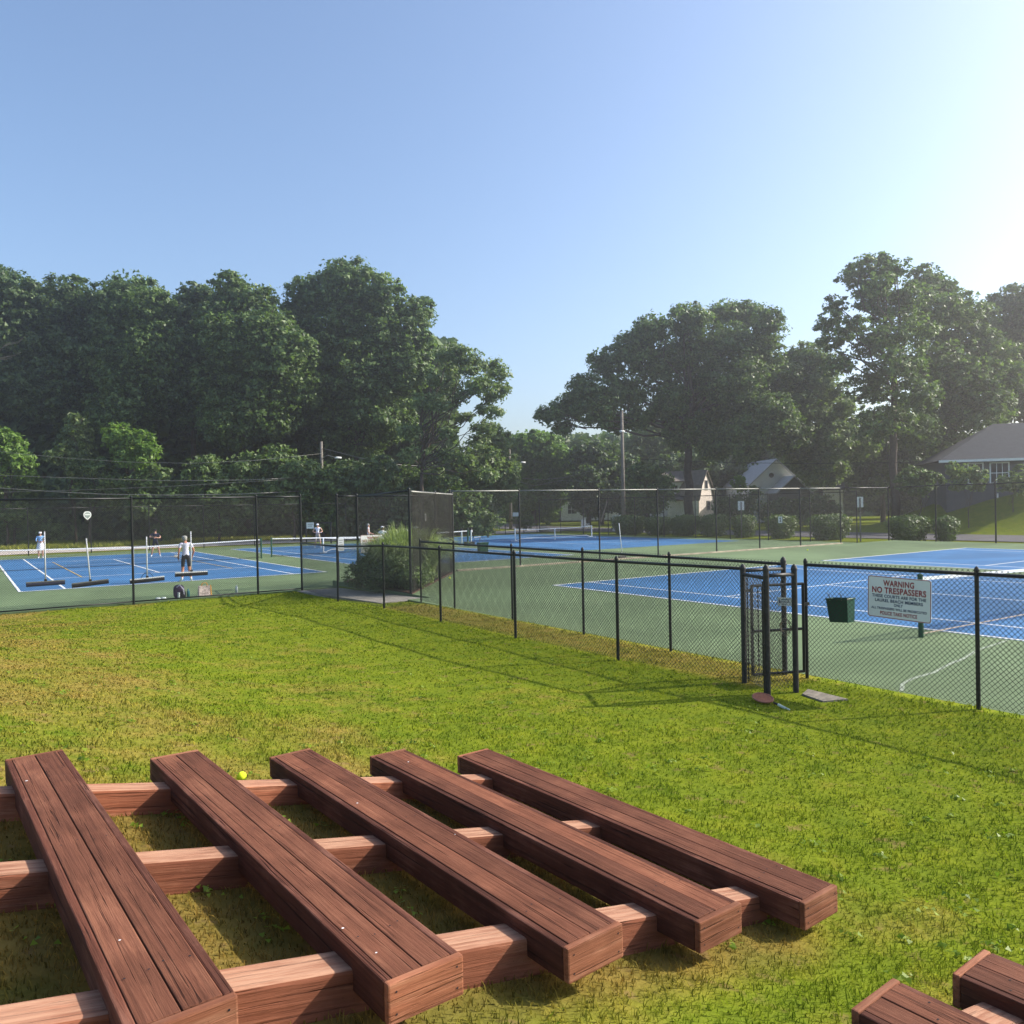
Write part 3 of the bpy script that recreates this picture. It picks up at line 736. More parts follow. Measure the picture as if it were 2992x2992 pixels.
def portable_net(label, p0, p1, z):
    p0, p1 = Vector((*p0, z)), Vector((*p1, z)); root = empty('portable_net', p0); tag(root, label, 'net', 'portable pickleball nets')
    d = (p1 - p0); L = d.length; root.rotation_euler = (0, 0, math.atan2(d.y, d.x))
    for x in (0, L): MB().tube([(x, 0, 0), (x, 0, 0.93)], 0.045, 10).build('post', M['white'], root)
    MB().tube([(L / 2, 0, 0), (L / 2, 0, 0.86)], 0.045, 10).build('centre_post', M['white'], root)
    for x, s in ((0, 1), (L, -1)):
        MB().tube([(x, 0, 0.03), (x + s * 0.55, 0.0, 0.20)], 0.022, 8).build('brace', M['white'], root)
        MB().tube([(x, -0.45, 0.03), (x, 0.45, 0.03)], 0.025, 8).build('foot', M['white'], root)
    MB().tube([(0.55, 0, 0.20), (L / 2, 0, 0.19), (L - 0.55, 0, 0.20)], 0.025, 8).build('lower_bar', M['white'], root)
    zt = lambda t: 0.93 - 0.08 * math.sin(math.pi * t) ** 0.8 - 0.025 * abs(math.sin(2 * math.pi * t))
    V, F = [], []; netgrid(V, F, (0.03, 0), (L - 0.03, 0), 0.22, lambda t: zt(t), 0.06, 0.0016)
    tag(np_mesh('netting', np.concatenate(V), np.concatenate(F), M['net'], root), kind='stuff')
    m = MB(); n = 20
    for k in range(n):
        t0, t1 = k / n, (k + 1) / n
        m.prism([(L * t0, -0.012, zt(t0) - 0.05), (L * t1, -0.012, zt(t1) - 0.05), (L * t1, -0.012, zt(t1)), (L * t0, -0.012, zt(t0))], (0, 0.024, 0))
    m.build('top_band', M['white'], root)
    return root
portable_net('white framed portable net standing on the back blue court', (32.9, 48.4), (40.4, 48.9), ZL + 0.004)
portable_net('white framed portable net on the middle court behind the ornamental grass', (17.75, 46.4), (24.5, 46.9), ZL + 0.004)

# ------------------------------------------------------------------ wooden bleachers
BAZ, BSL = R(-3.0), R(-11.0)
Pd = Vector((math.sin(BAZ), math.cos(BAZ), 0)); Hd = Vector((math.cos(BAZ), -math.sin(BAZ), 0))
Sd = Hd * math.cos(BSL) + Vector((0, 0, math.sin(BSL)))
C0 = Vector((1.912, 2.519, 0.727))
def wood_box(name, mat, parent, lx, ly, lz, frame, bevel=0.006, warp=0.0):
    """box centred in its own frame; frame = 4x4 (local x across, y along the bench, z up)"""
    m = MB().box((-lx / 2, -ly / 2, -lz / 2), (lx / 2, ly / 2, lz / 2))
    o = m.build(name, mat, parent, bevel=bevel); o.matrix_local = frame
    return o
def bleacher(label, seats, t0, t1, stringers, s_lo, s_hi, group):
    root = empty('bleacher', C0 + Sd * seats[0] + Pd * t0); tag(root, label, 'bleacher', group)
    inv = Matrix.Translation(-root.location)
    W, ST, TH, SK = 0.298, 0.032, 0.038, 0.138
    def fr(c, ax, ay, az): return inv @ Matrix(((ax.x, ay.x, az.x, c.x), (ax.y, ay.y, az.y, c.y), (ax.z, ay.z, az.z, c.z), (0, 0, 0, 1)))
    Zv = Vector((0, 0, 1))
    for s in seats:
        jit = random.uniform(-0.012, 0.012)
        o = C0 + Sd * s + Pd * jit
        tl = R(random.uniform(-1.2, 0.6)); ax = (Quaternion(Pd, tl) @ Hd).normalized(); az = ax.cross(Pd)
        L = t1 - t0; mid = o + Pd * ((t0 + t1) / 2)
        bw = (W - 2 * ST - 0.008) / 2
        for k in (0, 1):
            c = mid + ax * (ST + 0.002 + bw / 2 + k * (bw + 0.004)) - az * (TH / 2 + random.uniform(-0.003, 0.001))
            wood_box('seat_board', M['seat'], root, bw, L - 0.004, TH, fr(c, ax, Pd, az), 0.004)
        for k in (0, 1):
            c = mid + ax * (ST / 2 + k * (W - ST)) - az * (SK / 2 + random.uniform(0.0, 0.003))
            wood_box('side_trim', M['trim'], root, ST, L - 0.004, SK, fr(c, ax, Pd, az), 0.006)
        for k in (0, 1):
            e = t0 - ST / 2 if k == 0 else t1 + ST / 2
            c = o + Pd * e + ax * (W / 2) - az * (SK / 2)
            wood_box('end_cap', M['cap'] if k == 0 else M['cap'], root, W, ST, SK + 0.002, fr(c, ax, Pd, az), 0.007)
        sc_ = MB(); fl_ = MB()
        def disc(mb, c, u, v, r, n=7): mb.add([c] + [c + (u * math.cos(2 * math.pi * q / n) + v * math.sin(2 * math.pi * q / n)) * r for q in range(n)], [(0, 1 + q, 1 + (q + 1) % n) for q in range(n)])
        lo = o - root.location
        for t in stringers:
            for x in (0.062, 0.118, 0.178, 0.238):
                disc(sc_, lo + ax * (x + random.uniform(-.012, .012)) + Pd * (t + 0.08 + random.uniform(-.04, .04)) + az * 0.0042, ax, Pd, 0.0042)
        for x in (0.03, 0.27):
            for z in (0.03, 0.105): disc(sc_, lo + ax * x + Pd * (t0 - ST - 0.0015) - az * z, ax, az, 0.004)
        for q in range(random.randint(1, 2)):
            disc(fl_, lo + ax * random.uniform(.02, .27) + Pd * random.uniform(t0 + .1, t1 - .1) + az * 0.0048, ax * random.uniform(.7, 1.4), Pd * random.uniform(.7, 1.4), random.uniform(.003, .0065), 6)
        tag(sc_.build('screw_heads', M['cblack'], root), kind='stuff'); tag(fl_.build('paint_flecks', M['white'], root), kind='stuff')
    for i, t in enumerate(stringers):
        L = s_hi - s_lo; az = Sd.cross(Pd)
        if az.z < 0: az = -az
        c = C0 + Sd * ((s_lo + s_hi) / 2) + Pd * (t + 0.0825) - az * (0.062 + 0.085)
        wood_box('stringer', M['beam'], root, L, 0.165, 0.17, fr(c, Sd, Pd, az), 0.014)
    return root
bleacher('weathered red-brown wooden bleacher of five benches on three beams', [-1.60, -0.795, 0.0, 0.79, 1.585], 0.02, 3.14, [0.25, 1.47, 2.67], -2.7, 1.93, 'wooden bleachers on the bank')
bleacher('red-brown wooden bleacher cut off by the lower right corner', [0.72, 1.51], -3.95, -0.80, [-3.7, -2.4, -1.05], -0.6, 1.86, 'wooden bleachers on the bank')
ball = MB().sphere((0, 0, 0), 0.0335, 20, 14).build('tennis_ball', M['ball'], smooth=True)
ball.location = (1.57, 5.74, float(ground(1.57, 5.74)) + 0.045); tag(ball, 'bright yellow tennis ball on the grass behind the bleacher', 'ball')
def far_ball(label, a, b, z):
    o = bpy.data.objects.new('tennis_ball', ball.data); COL.objects.link(o); o.location = (a, b, z + 0.034); tag(o, label, 'ball')
far_ball('tiny pale ball on the near green apron by the dividing fence', 33.3, 24.3, 0.0)
far_ball('tiny yellow ball on the near green apron beside the screened panel', 13.6, 24.0, 0.0)

# racket by the gate post
rk = empty('racket', (7.9, 6.42, float(ground(7.9, 6.42)) + 0.06)); tag(rk, 'orange-faced racket lying at the foot of the front gate post', 'racket')
el = [(0.135 * math.cos(t), 0.095 * math.sin(t)) for t in np.linspace(0, 2 * math.pi, 25)[:-1]]
MB().prism([(x * 0.95, y * 0.95, 0.004) for x, y in el], (0, 0, -0.008)).build('face', M['racket'], rk)
MB().tube([(x, y, 0) for x, y in el] + [(el[0][0], el[0][1], 0)], 0.011, 8).build('rim', plain('racket_rim', (0.32, 0.13, 0.08), 0.5), rk)
MB().tube([(0.17, 0, 0), (0.24, 0, 0)], 0.012, 8).build('throat', M['cblack'], rk); MB().tube([(0.24, 0, 0), (0.42, 0, -0.01)], 0.016, 8).build('grip', plain('grip_pale', (0.5, 0.55, 0.45), 0.7), rk)
rk.rotation_euler = (R(12), R(8), R(-95))

# bags and bottles by the tall left fence
bp = empty('backpack', (5.44, 26.30, ZL)); tag(bp, 'dark purple and black backpack leaning by the tall left fence', 'backpack')
def blob(mb, c, r, n=14, m_=9, sq=0.65):
    k = []
    for i in range(m_ + 1):
        ph = math.pi * i / m_
        for j in range(n):
            t = 2 * math.pi * j / n
            f = lambda v: math.copysign(abs(v) ** sq, v)
            k.append((c[0] + r[0] * f(math.cos(t)) * f(math.sin(ph)), c[1] + r[1] * f(math.sin(t)) * f(math.sin(ph)), c[2] - r[2] * f(math.cos(ph))))
    F = [(i * n + j, i * n + (j + 1) % n, (i + 1) * n + (j + 1) % n, (i + 1) * n + j) for i in range(m_) for j in range(n)]
    return mb.add(k, F)
blob(MB(), (0, 0, 0.21), (0.16, 0.11, 0.21)).build('body', M['purple'], bp, smooth=True)
blob(MB(), (0.10, -0.07, 0.13), (0.09, 0.07, 0.12)).build('side_pocket', M['cblack'], bp, smooth=True)
MB().tube([(-0.08, -0.10, 0.36), (0.0, -0.15, 0.42), (0.10, -0.14, 0.28), (0.13, -0.12, 0.1)], 0.018, 6).build('strap', M['lav'], bp)
MB().tube([(-0.03, -0.12, 0.03), (-0.03, -0.12, 0.2)], 0.035, 10).build('bottle', M['clear'], bp)
tb = empty('tote_bag', (6.2, 26.32, ZL), R(8)); tag(tb, 'pale printed tote bag with an orange side standing by the tall left fence', 'bag')
MB().add([(-.2, -.07, 0), (.2, -.07, 0), (.2, .07, 0), (-.2, .07, 0), (-.19, -.02, .34), (.19, -.02, .33), (.19, .03, .33), (-.19, .03, .34)], [(0, 3, 2, 1), (0, 1, 5, 4), (1, 2, 6, 5), (2, 3, 7, 6), (3, 0, 4, 7), (4, 5, 6, 7)]).build('body', plain('tote_print', (0.55, 0.46, 0.42), 0.8, 0, 0.75, 14), tb)
MB().add([(.201, -.075, 0), (.206, .075, 0), (.196, .035, .345), (.196, -.025, .345), (.165, -.078, 0), (.165, -.03, .345)], [(0, 1, 2, 3), (4, 0, 3, 5)]).build('orange_side', M['orange'], tb)
for y in (-.02, .03): MB().tube([(-.1, y, .33), (-.06, y, .42), (.06, y, .42), (.1, y, .33)], .008, 6).build('handle', M['orange'], tb)
def bottle(label, a, b, mat, h):
    o = MB().tube([(0, 0, 0), (0, 0, h * .72), (0, 0, h * .84), (0, 0, h)], [h * .16, h * .16, h * .08, h * .08], 12).build('water_bottle', mat, smooth=True); o.location = (a, b, ZL); tag(o, label, 'bottle')
bottle('teal water bottle between the backpack and the tote bag', 5.72, 26.34, M['bottle'], 0.27)
bottle('clear water bottle behind the fence near its corner post', 7.25, 26.6, M['clear'], 0.26)
shp = empty('shoes', (4.9, 26.22, ZL), R(5)); tag(shp, 'pair of pale shoes lying left of the purple backpack', 'shoes')
for x in (-.07, .09): blob(MB(), (x, 0, .045), (.075, .05, .045)).build('shoe', M['clear'], shp, smooth=True)

# ------------------------------------------------------------------ people
def seg_dist(P, a, b):
    ab_ = b - a; t = np.clip(((P - a) @ ab_) / (ab_ @ ab_), 0, 1); return np.linalg.norm(P - (a + t[:, None] * ab_), axis=1), t
def person(label, loc, rz, H, pose, cols, hat=None, hair=None, skirt=None, racket=None):
    """cols: shirt, sleeve_t, shorts, shorts_t, skin, shoe"""
    k = H / 1.75
    J = dict(pelvis=(0, 0, .95), waist=(0, .0, 1.10), chest=(0, .01, 1.33), neck=(0, 0, 1.49), head=(0, .015, 1.60), crown=(0, .01, 1.70), nose=(0, .105, 1.59),
             hl=(-.095, 0, .90), hr=(.095, 0, .90), kl=(-.11, .03, .50), kr=(.11, .03, .50), al=(-.115, -.02, .09), ar=(.115, -.02, .09), tl=(-.125, .14, .035), tr=(.125, .14, .035),
             sl=(-.185, 0, 1.43), sr=(.185, 0, 1.43), el=(-.25, -.03, 1.15), er=(.25, -.03, 1.15), wl=(-.24, .10, .93), wr=(.24, .10, .93))
    J.update(pose)
    rad = dict(pelvis=(.155, .11), waist=(.135, .095), chest=(.165, .11), neck=(.055, .055), head=(.078, .092), crown=(.06, .075), nose=(.02, .02), hl=(.085, .09), hr=(.085, .09), kl=(.058, .06), kr=(.058, .06), al=(.04, .042), ar=(.04, .042),
               tl=(.04, .03), tr=(.04, .03), sl=(.062, .062), sr=(.062, .062), el=(.042, .042), er=(.042, .042), wl=(.028, .028), wr=(.028, .028))
    E = [('pelvis', 'waist'), ('waist', 'chest'), ('chest', 'neck'), ('neck', 'head'), ('head', 'crown'), ('head', 'nose'), ('pelvis', 'hl'), ('pelvis', 'hr'), ('hl', 'kl'), ('kl', 'al'), ('al', 'tl'), ('hr', 'kr'), ('kr', 'ar'), ('ar', 'tr'),
         ('chest', 'sl'), ('sl', 'el'), ('el', 'wl'), ('chest', 'sr'), ('sr', 'er'), ('er', 'wr')]
    for s in 'lr':
        w = Vector(J['w' + s]); d = (w - Vector(J['e' + s])).normalized(); side = Vector((1 if s == 'l' else -1, 0, 0)); side = (side - d * side.dot(d)).normalized(); up_ = d.cross(side)
        pm = w + d * .06; J['p' + s] = tuple(pm); rad['p' + s] = (.034, .02); E.append(('w' + s, 'p' + s))
        for q, (off, ln) in enumerate(((-.030, .075), (-.010, .088), (.010, .082), (.030, .066))):
            a = pm + d * .035 + up_ * off; b = a + d * ln * .5; c = b + d * ln * .4 + side * ln * .35
            for nm, v, r_ in ((f'f{q}a{s}', a, .011), (f'f{q}b{s}', b, .0095), (f'f{q}c{s}', c, .008)): J[nm] = tuple(v); rad[nm] = (r_, r_)
            E += [('p' + s, f'f{q}a{s}'), (f'f{q}a{s}', f'f{q}b{s}'), (f'f{q}b{s}', f'f{q}c{s}')]
        a = w + d * .03 + up_ * -.035 + side * .01; b = a + d * .035 + up_ * -.018 + side * .02
        J['t0' + s] = tuple(a); J['t1' + s] = tuple(b); rad['t0' + s] = (.012, .012); rad['t1' + s] = (.009, .009); E += [('w' + s, 't0' + s), ('t0' + s, 't1' + s)]
    names = list(J); idx = {n: i for i, n in enumerate(names)}
    me = bpy.data.meshes.new('p'); me.from_pydata([Vector(J[n]) * k for n in names], [(idx[a], idx[b]) for a, b in E], [])
    ob = bpy.data.objects.new('p', me); COL.objects.link(ob)
    sk = ob.modifiers.new('s', 'SKIN'); sk.use_smooth_shade = True; sk.branch_smoothing = 0.6
    for i, n in enumerate(names):
        v = me.skin_vertices[0].data[i]; v.radius = (rad[n][0] * k, rad[n][1] * k); v.use_root = (n == 'pelvis')
    sb = ob.modifiers.new('d', 'SUBSURF'); sb.levels = 1; sb.render_levels = 1
    dg = bpy.context.evaluated_depsgraph_get(); body = bpy.data.meshes.new_from_object(ob.evaluated_get(dg))
    bpy.data.objects.remove(ob); bpy.data.meshes.remove(me)
    body.name = 'body'; body.materials.clear()
    ml = [cols['skin'], cols['shirt'], cols['shorts'], cols['shoe']]
    for m_ in ml: body.materials.append(M[m_])
    n = len(body.polygons); C = np.zeros(n * 3); body.polygons.foreach_get('center', C); C = C.reshape(-1, 3)
    main = [e for e in E if not (e[0][0] in 'pft' and e[0] not in ('pelvis',)) ]
    D, T = zip(*[seg_dist(C, np.array(J[a]) * k, np.array(J[b]) * k) for a, b in main]); D = np.array(D); T = np.array(T); best = D.argmin(0)
    mi = np.zeros(n, int)
    for j, (a, b) in enumerate(main):
        sel = best == j; t = T[j]
        key = a + '-' + b
        if key in ('pelvis-waist', 'waist-chest', 'chest-sl', 'chest-sr'): mi[sel] = 1
        elif key == 'chest-neck': mi[sel & (t < .75)] = 1
        elif key in ('sl-el', 'sr-er'): mi[sel & (t < cols.get('sleeve', .5))] = 1
        elif key in ('el-wl', 'er-wr'): mi[sel & (t < cols.get('sleeve', .5) - 1)] = 1
        elif key in ('pelvis-hl', 'pelvis-hr'): mi[sel] = 2
        elif key in ('hl-kl', 'hr-kr'): mi[sel & (t < cols.get('leg', .75))] = 2
        elif key in ('al-tl', 'ar-tr'): mi[sel] = 3
        elif key in ('kl-al', 'kr-ar'): mi[sel & (t > .86)] = 3
    mi[(best == 0) & (C[:, 2] < 1.0 * k)] = 2
    body.polygons.foreach_set('material_index', mi.astype(np.int32)); body.polygons.foreach_set('use_smooth', [True] * n); body.update()
    root = empty('person', loc, rz); tag(root, label, 'person')
    o = bpy.data.objects.new('body', body); COL.objects.link(o); o.parent = root
    hx, hy, hz_ = (c * k for c in J['head'])
    if hair: blob(MB(), (hx, hy - .025 * k, hz_ + .025 * k), (.085 * k, .095 * k, .105 * k), sq=.9).build('hair', M[hair], root, smooth=True)
    if hat:
        h = MB(); blob(h, (hx, hy, hz_ + .07 * k), (.097 * k, .108 * k, .065 * k), sq=.85)
        h.add([(hx - .07 * k, hy + .08 * k, hz_ + .055 * k), (hx + .07 * k, hy + .08 * k, hz_ + .055 * k), (hx + .055 * k, hy + .19 * k, hz_ + .035 * k), (hx - .055 * k, hy + .19 * k, hz_ + .035 * k), (hx - .07 * k, hy + .08 * k, hz_ + .068 * k), (hx + .07 * k, hy + .08 * k, hz_ + .068 * k), (hx + .055 * k, hy + .19 * k, hz_ + .045 * k), (hx - .055 * k, hy + .19 * k, hz_ + .045 * k)],
              [(0, 3, 2, 1), (4, 5, 6, 7), (0, 1, 5, 4), (1, 2, 6, 5), (2, 3, 7, 6), (3, 0, 4, 7)])
        h.build('cap', M[hat], root, smooth=False)
    for s in (-1, 1):
        MB().sphere((hx + s * .03 * k, hy + .085 * k, hz_ + .012 * k), .011 * k, 8, 6).build('eye', M['cblack'], root)
        MB().sphere((hx + s * .083 * k, hy + .005, hz_), (.012 * k, .022 * k, .032 * k), 8, 6).build('ear', M[cols['skin']], root)
    if skirt:
        m_, z0 = skirt; n_ = 18; V = []
        for z, r in ((1.06, .15), (.95, .18), (z0, .235)):
            for j in range(n_):
                t = 2 * math.pi * j / n_; rr = r * (1 + (.06 * math.sin(5 * t) if z == z0 else 0)); V.append((rr * k * math.cos(t), rr * .8 * k * math.sin(t), z * k))
        MB().add(V, [(i * n_ + j, i * n_ + (j + 1) % n_, (i + 1) * n_ + (j + 1) % n_, (i + 1) * n_ + j) for i in range(2) for j in range(n_)]).build('skirt', M[m_], root, smooth=True)
    if racket:
        side, dv = racket[0], racket[1]; h0 = Vector(J['p' + side]) * k; d = Vector(dv).normalized()
        rr = empty('paddle', root.matrix_basis @ h0 if False else (0, 0, 0))
        rr.location = Matrix.Translation(Vector(loc)) @ Matrix.Rotation(rz, 4, 'Z') @ h0; rr.rotation_euler = (Matrix.Rotation(rz, 3, 'Z') @ d).to_track_quat('Z', 'Y').to_euler()
        tag(rr, 'paddle held by the ' + ' '.join(label.split()[:9]), 'paddle')
        MB().tube([(0, 0, -.06), (0, 0, .14)], .015, 8).build('grip', M['cblack'], rr)
        MB().prism([(.095 * math.cos(t), -.006, .26 + .13 * math.sin(t)) for t in np.linspace(0, 2 * math.pi, 19)[:-1]], (0, .012, 0)).build('face', M[racket[2]] if len(racket) > 2 else M['cgrey'], rr)
    return root
def facing(dx, dy): return math.atan2(-dx, dy)      # local +y turned to (dx, dy)
toward_cam = lambda a, b: facing(-a, -b)
person('woman in light blue top, white skirt and white cap behind the left net', (3.86, 56.1, ZL), toward_cam(3.8, 56), 1.62, dict(el=(-.27, .02, 1.17), er=(.24, .05, 1.15), wl=(-.10, .22, 1.08), wr=(.06, .24, 1.10)), dict(skin='skin', shirt='cblue', shorts='cwhite', shoe='cwhite', sleeve=1.3, leg=.45), hat='cwhite', hair='hairbrown', skirt=('cwhite', .62), racket=('r', (-.6, .3, .7)))
person('woman in navy top, black shorts and visor standing behind the left net', (9.44, 51.65, ZL), toward_cam(9.4, 51.6), 1.66, dict(kl=(-.17, .05, .49), kr=(.17, .05, .49), al=(-.24, -.02, .09), ar=(.24, -.02, .09), tl=(-.27, .12, .035), tr=(.27, .12, .035), el=(-.30, .08, 1.18), er=(.32, .06, 1.22), wl=(-.05, .26, 1.19), wr=(.08, .28, 1.25)), dict(skin='skin', shirt='cnavy', shorts='cblack', shoe='cwhite', sleeve=.55, leg=.55), hat='cblack', hair='hairbrown', racket=('l', (-1, .2, -.6), 'cblack'))
person('man in white shirt, black shorts and grey cap seen from behind at the near baseline', (7.0, 32.5, ZL), facing(-0.02, 1), 1.76, dict(kl=(-.10, .07, .50), kr=(.12, .02, .50), al=(-.17, -.06, .09), ar=(.16, -.06, .09), tl=(-.22, .08, .035), tr=(.21, .08, .035), head=(-.02, .05, 1.59), crown=(-.03, .04, 1.69), nose=(-.03, .15, 1.575), er=(.30, .02, 1.14), wr=(.27, .17, .92)), dict(skin='tan', shirt='lav', shorts='cblack', shoe='cwhite', sleeve=.55, leg=.82), hat='cgrey', hair='cgrey', racket=('l', (0, 1, .3)))
person('woman in white tank top and white visor holding a blue paddle on the middle court', (19.9, 53.0, ZL), toward_cam(19.9, 53), 1.66, dict(kl=(-.15, .06, .49), kr=(.15, .06, .49), al=(-.20, -.04, .09), ar=(.20, -.04, .09), tl=(-.22, .11, .035), tr=(.22, .11, .035), el=(-.34, -.02, 1.16), er=(.34, -.02, 1.16), wl=(-.12, .22, 1.08), wr=(.12, .22, 1.08)), dict(skin='skin', shirt='cwhite', shorts='ltan', shoe='cwhite', sleeve=.05, leg=1.0), hat='cwhite', hair='hairbrown', racket=('r', (-.7, .3, .1), 'cblue'))
person('grey-haired person in white sleeveless top behind the half-hidden warning sign', (21.5, 48.3, ZL), facing(.8, -.4), 1.66, dict(wl=(-.05, .25, 1.05), wr=(.05, .25, 1.05)), dict(skin='skin', shirt='cwhite', shorts='cgrey', shoe='cwhite', sleeve=.1), hair='cgrey')
person('person with pale visor and dark hair just above the half-hidden warning sign', (18.8, 40.4, ZL), facing(.3, 1), 1.66, dict(), dict(skin='skin', shirt='cwhite', shorts='cnavy', shoe='cwhite', sleeve=.4), hat='cwhite', hair='hairbrown')
person('person in white top and white cap right of the ornamental grass plumes', (19.4, 37.6, ZL), facing(-.7, .7), 1.66, dict(er=(.26, .14, 1.2), wr=(.15, .33, 1.28)), dict(skin='skin', shirt='cwhite', shorts='cwhite', shoe='cwhite', sleeve=.3), hat='cwhite', racket=('r', (0, .6, .8)))

# ------------------------------------------------------------------ foliage
def leaf_cards(C, Nrm, size, aspect=0.42):
    """pointed leaf faces at C with normals Nrm"""
    n = len(C)
    t = rng.normal(size=(n, 3)); t -= (t * Nrm).sum(1)[:, None] * Nrm; t /= np.linalg.norm(t, axis=1)[:, None] + 1e-9
    b = np.cross(Nrm, t); s = size[:, None] * 0.6
    V = np.stack([C - t * s * 0.7 + b * s * aspect * 1.7, C + t * s, C - t * s * 0.7 - b * s * aspect * 1.7], 1).reshape(-1, 3)
    F = np.arange(3 * n).reshape(-1, 3)
    return V, F
def crown_points(blobs, density, clump=0.26, leafsz=(0.22, 0.42), flat=0.8, fill=0.0):
    """blobs: (centre, radius). leaf clumps spread through each blob, thicker near its skin"""
    PC, PN, PS = [], [], []
    for c, r in blobs:
        c = np.array(c); rad = np.array([r, r, r * flat]) if np.isscalar(r) else np.array(r); rm = rad.mean()
        ncl = max(12, int(80 * (rm / 2.0) ** 1.7))
        d = rng.normal(size=(ncl, 3)); d /= np.linalg.norm(d, axis=1)[:, None]
        rr = 1.02 - 0.80 * rng.random(ncl) ** 1.5
        cc = c + d * rr[:, None] * rad
        cs = 0.74 * clump * rm * (0.35 + 1.15 * rng.random(ncl) ** 1.3) * (2.0 / max(rm, 1.0)) ** 0.35
        ani = 0.55 + 0.9 * rng.random((ncl, 3)); ani[:, 2] *= 0.6
        nl = max(80, int(density * 1.75 * rm ** 2))
        k = rng.choice(ncl, nl, p=cs ** 1.6 / (cs ** 1.6).sum())
        g = rng.normal(size=(nl, 3)) * 0.52; gl = np.linalg.norm(g, axis=1)[:, None]; g = np.where(gl > 1.5, g / gl * 1.5, g)
        p = cc[k] + g * cs[k][:, None] * ani[k]
        st = rng.random(nl) < 0.14
        q = rng.normal(size=(nl, 3)); q /= np.linalg.norm(q, axis=1)[:, None]; q *= rng.random(nl)[:, None] ** 0.4 * 1.08
        p = np.where(st[:, None], c + q * rad, p)
        nn = d[k] * 0.45 + g * 0.5 + np.array([0, 0, 0.65]) + rng.normal(size=(nl, 3)) * 0.55
        nn /= np.linalg.norm(nn, axis=1)[:, None]
        PC.append(p); PN.append(nn); PS.append((leafsz[0] + (leafsz[1] - leafsz[0]) * rng.random(nl) ** 1.4) * 0.95)
    return np.concatenate(PC), np.concatenate(PN), np.concatenate(PS)
def limb(mb, a, b, r0, r1, wob=0.06, n=6, seg=5):
    a, b = Vector(a), Vector(b); L = (b - a).length; pts = []
    for i in range(seg + 1):
        t = i / seg; p = a.lerp(b, t)
        if 0 < i < seg: p += Vector((random.uniform(-1, 1), random.uniform(-1, 1), random.uniform(-.4, .8))) * L * wob
        pts.append(p)
    mb.tube(pts, [r0 + (r1 - r0) * i / seg for i in range(seg + 1)], n)
def tree(name, label, base, fork, blobs, mat, density=420, leafsz=(0.24, 0.46), r0=0.35, group=None, cat='tree', flat=0.8, clump=0.26, lean=(0, 0), twigs=3):
    base = Vector(base); root = empty(name, base); tag(root, label, cat, group)
    bl = [(np.array(c) - np.array(base), r) for c, r in blobs]
    m = MB(); f = Vector((lean[0], lean[1], fork))
    limb(m, (0, 0, -0.3), f, r0, r0 * 0.72, 0.02, 9, 6)
    cen = np.mean([c for c, r in bl], 0)
    zt = max(c[2] for c, r in bl)
    limb(m, f, Vector((cen[0] * 0.6 + f.x * 0.4, cen[1] * 0.6 + f.y * 0.4, zt * 0.9)), r0 * 0.7, r0 * 0.12, 0.05, 8, 6)
    for c, r in bl:
        st = Vector((f.x + random.uniform(-.3, .3), f.y + random.uniform(-.3, .3), fork + (c[2] - fork) * random.uniform(0.05, 0.5)))
        rm = float(np.mean(r)) if not np.isscalar(r) else r
        limb(m, st, c, r0 * 0.32, r0 * 0.07, 0.07, 6)
        for _ in range(twigs):
            d = Vector(rng.normal(size=3)).normalized(); d.z = d.z * 0.6 + 0.2
            limb(m, Vector(c) * 0.8 + st * 0.2, Vector(c) + d * rm * 0.85, r0 * 0.10, 0.02, 0.08, 4, 4)
    m.build('trunk', M['bark'], root, smooth=True)
    C, N, S = crown_points(bl, density, clump, leafsz, flat)
    V, F = leaf_cards(C, N, S)
    np_mesh('crown', V, F, mat, root)
    return root
def pxblobs(L, D, dj=2.0):
    """(px, py, radius px[, extra depth]) -> blobs in metres at forward distance D"""
    out = []
    for t in L:
        d = D + (t[3] if len(t) > 3 else random.uniform(-dj, dj)); out.append((np.array(at(t[0], t[1], d)), t[2] / 2383.17 * d))
    return out
def base_at(px, D):
    p = at(px, 1500, D); return (p.x, p.y, float(ground(p.x, p.y)))

WG = 'trees of the wood behind the left courts'
tree('forest_tree', 'dark leafy tree at the left edge of the picture, its crown cut by the frame', base_at(-40, 78), 9, pxblobs([(20, 860, 95), (-80, 840, 110), (100, 900, 85), (40, 980, 110), (-60, 1010, 120), (120, 1030, 100), (30, 1130, 110), (-90, 1150, 110), (140, 1160, 90)], 78), M['leafA'], 480, group=WG, r0=.38)
tree('forest_tree', 'second tree from the left, its rounded top lower than the dome beside it', base_at(215, 80), 9, pxblobs([(205, 880, 85), (270, 930, 90), (160, 960, 80), (240, 1030, 105), (180, 1110, 100), (300, 1070, 90), (250, 1180, 100)], 80), M['leafA'], 480, group=WG, r0=.36)
tree('forest_tree', 'wood tree with a broad dome over the four squeegees', base_at(390, 77), 9, pxblobs([(390, 865, 85), (330, 880, 70), (440, 900, 75), (380, 970, 110), (460, 1020, 100), (340, 1060, 95), (420, 1130, 110), (360, 1200, 100)], 77), M['leafB'], 480, group=WG, r0=.36)
tree('forest_tree', 'narrow spiky-topped wood tree between the broad dome and the taller twin crown', base_at(570, 79), 9, pxblobs([(565, 860, 45), (600, 900, 70), (530, 920, 70), (570, 980, 95), (520, 1060, 100), (610, 1080, 95), (560, 1160, 105)], 79), M['leafA'], 480, group=WG, r0=.33)
tree('forest_tree', 'wood tree with a leafy twin crown left of the tallest round tree', base_at(720, 75), 9, pxblobs([(680, 850, 62), (745, 890, 70), (650, 920, 70), (790, 960, 80), (700, 990, 110), (830, 1040, 100), (740, 1090, 115), (650, 1120, 95), (860, 1130, 90), (780, 1190, 110), (680, 1230, 100)], 75), M['leafB'], 520, group=WG, r0=.36)
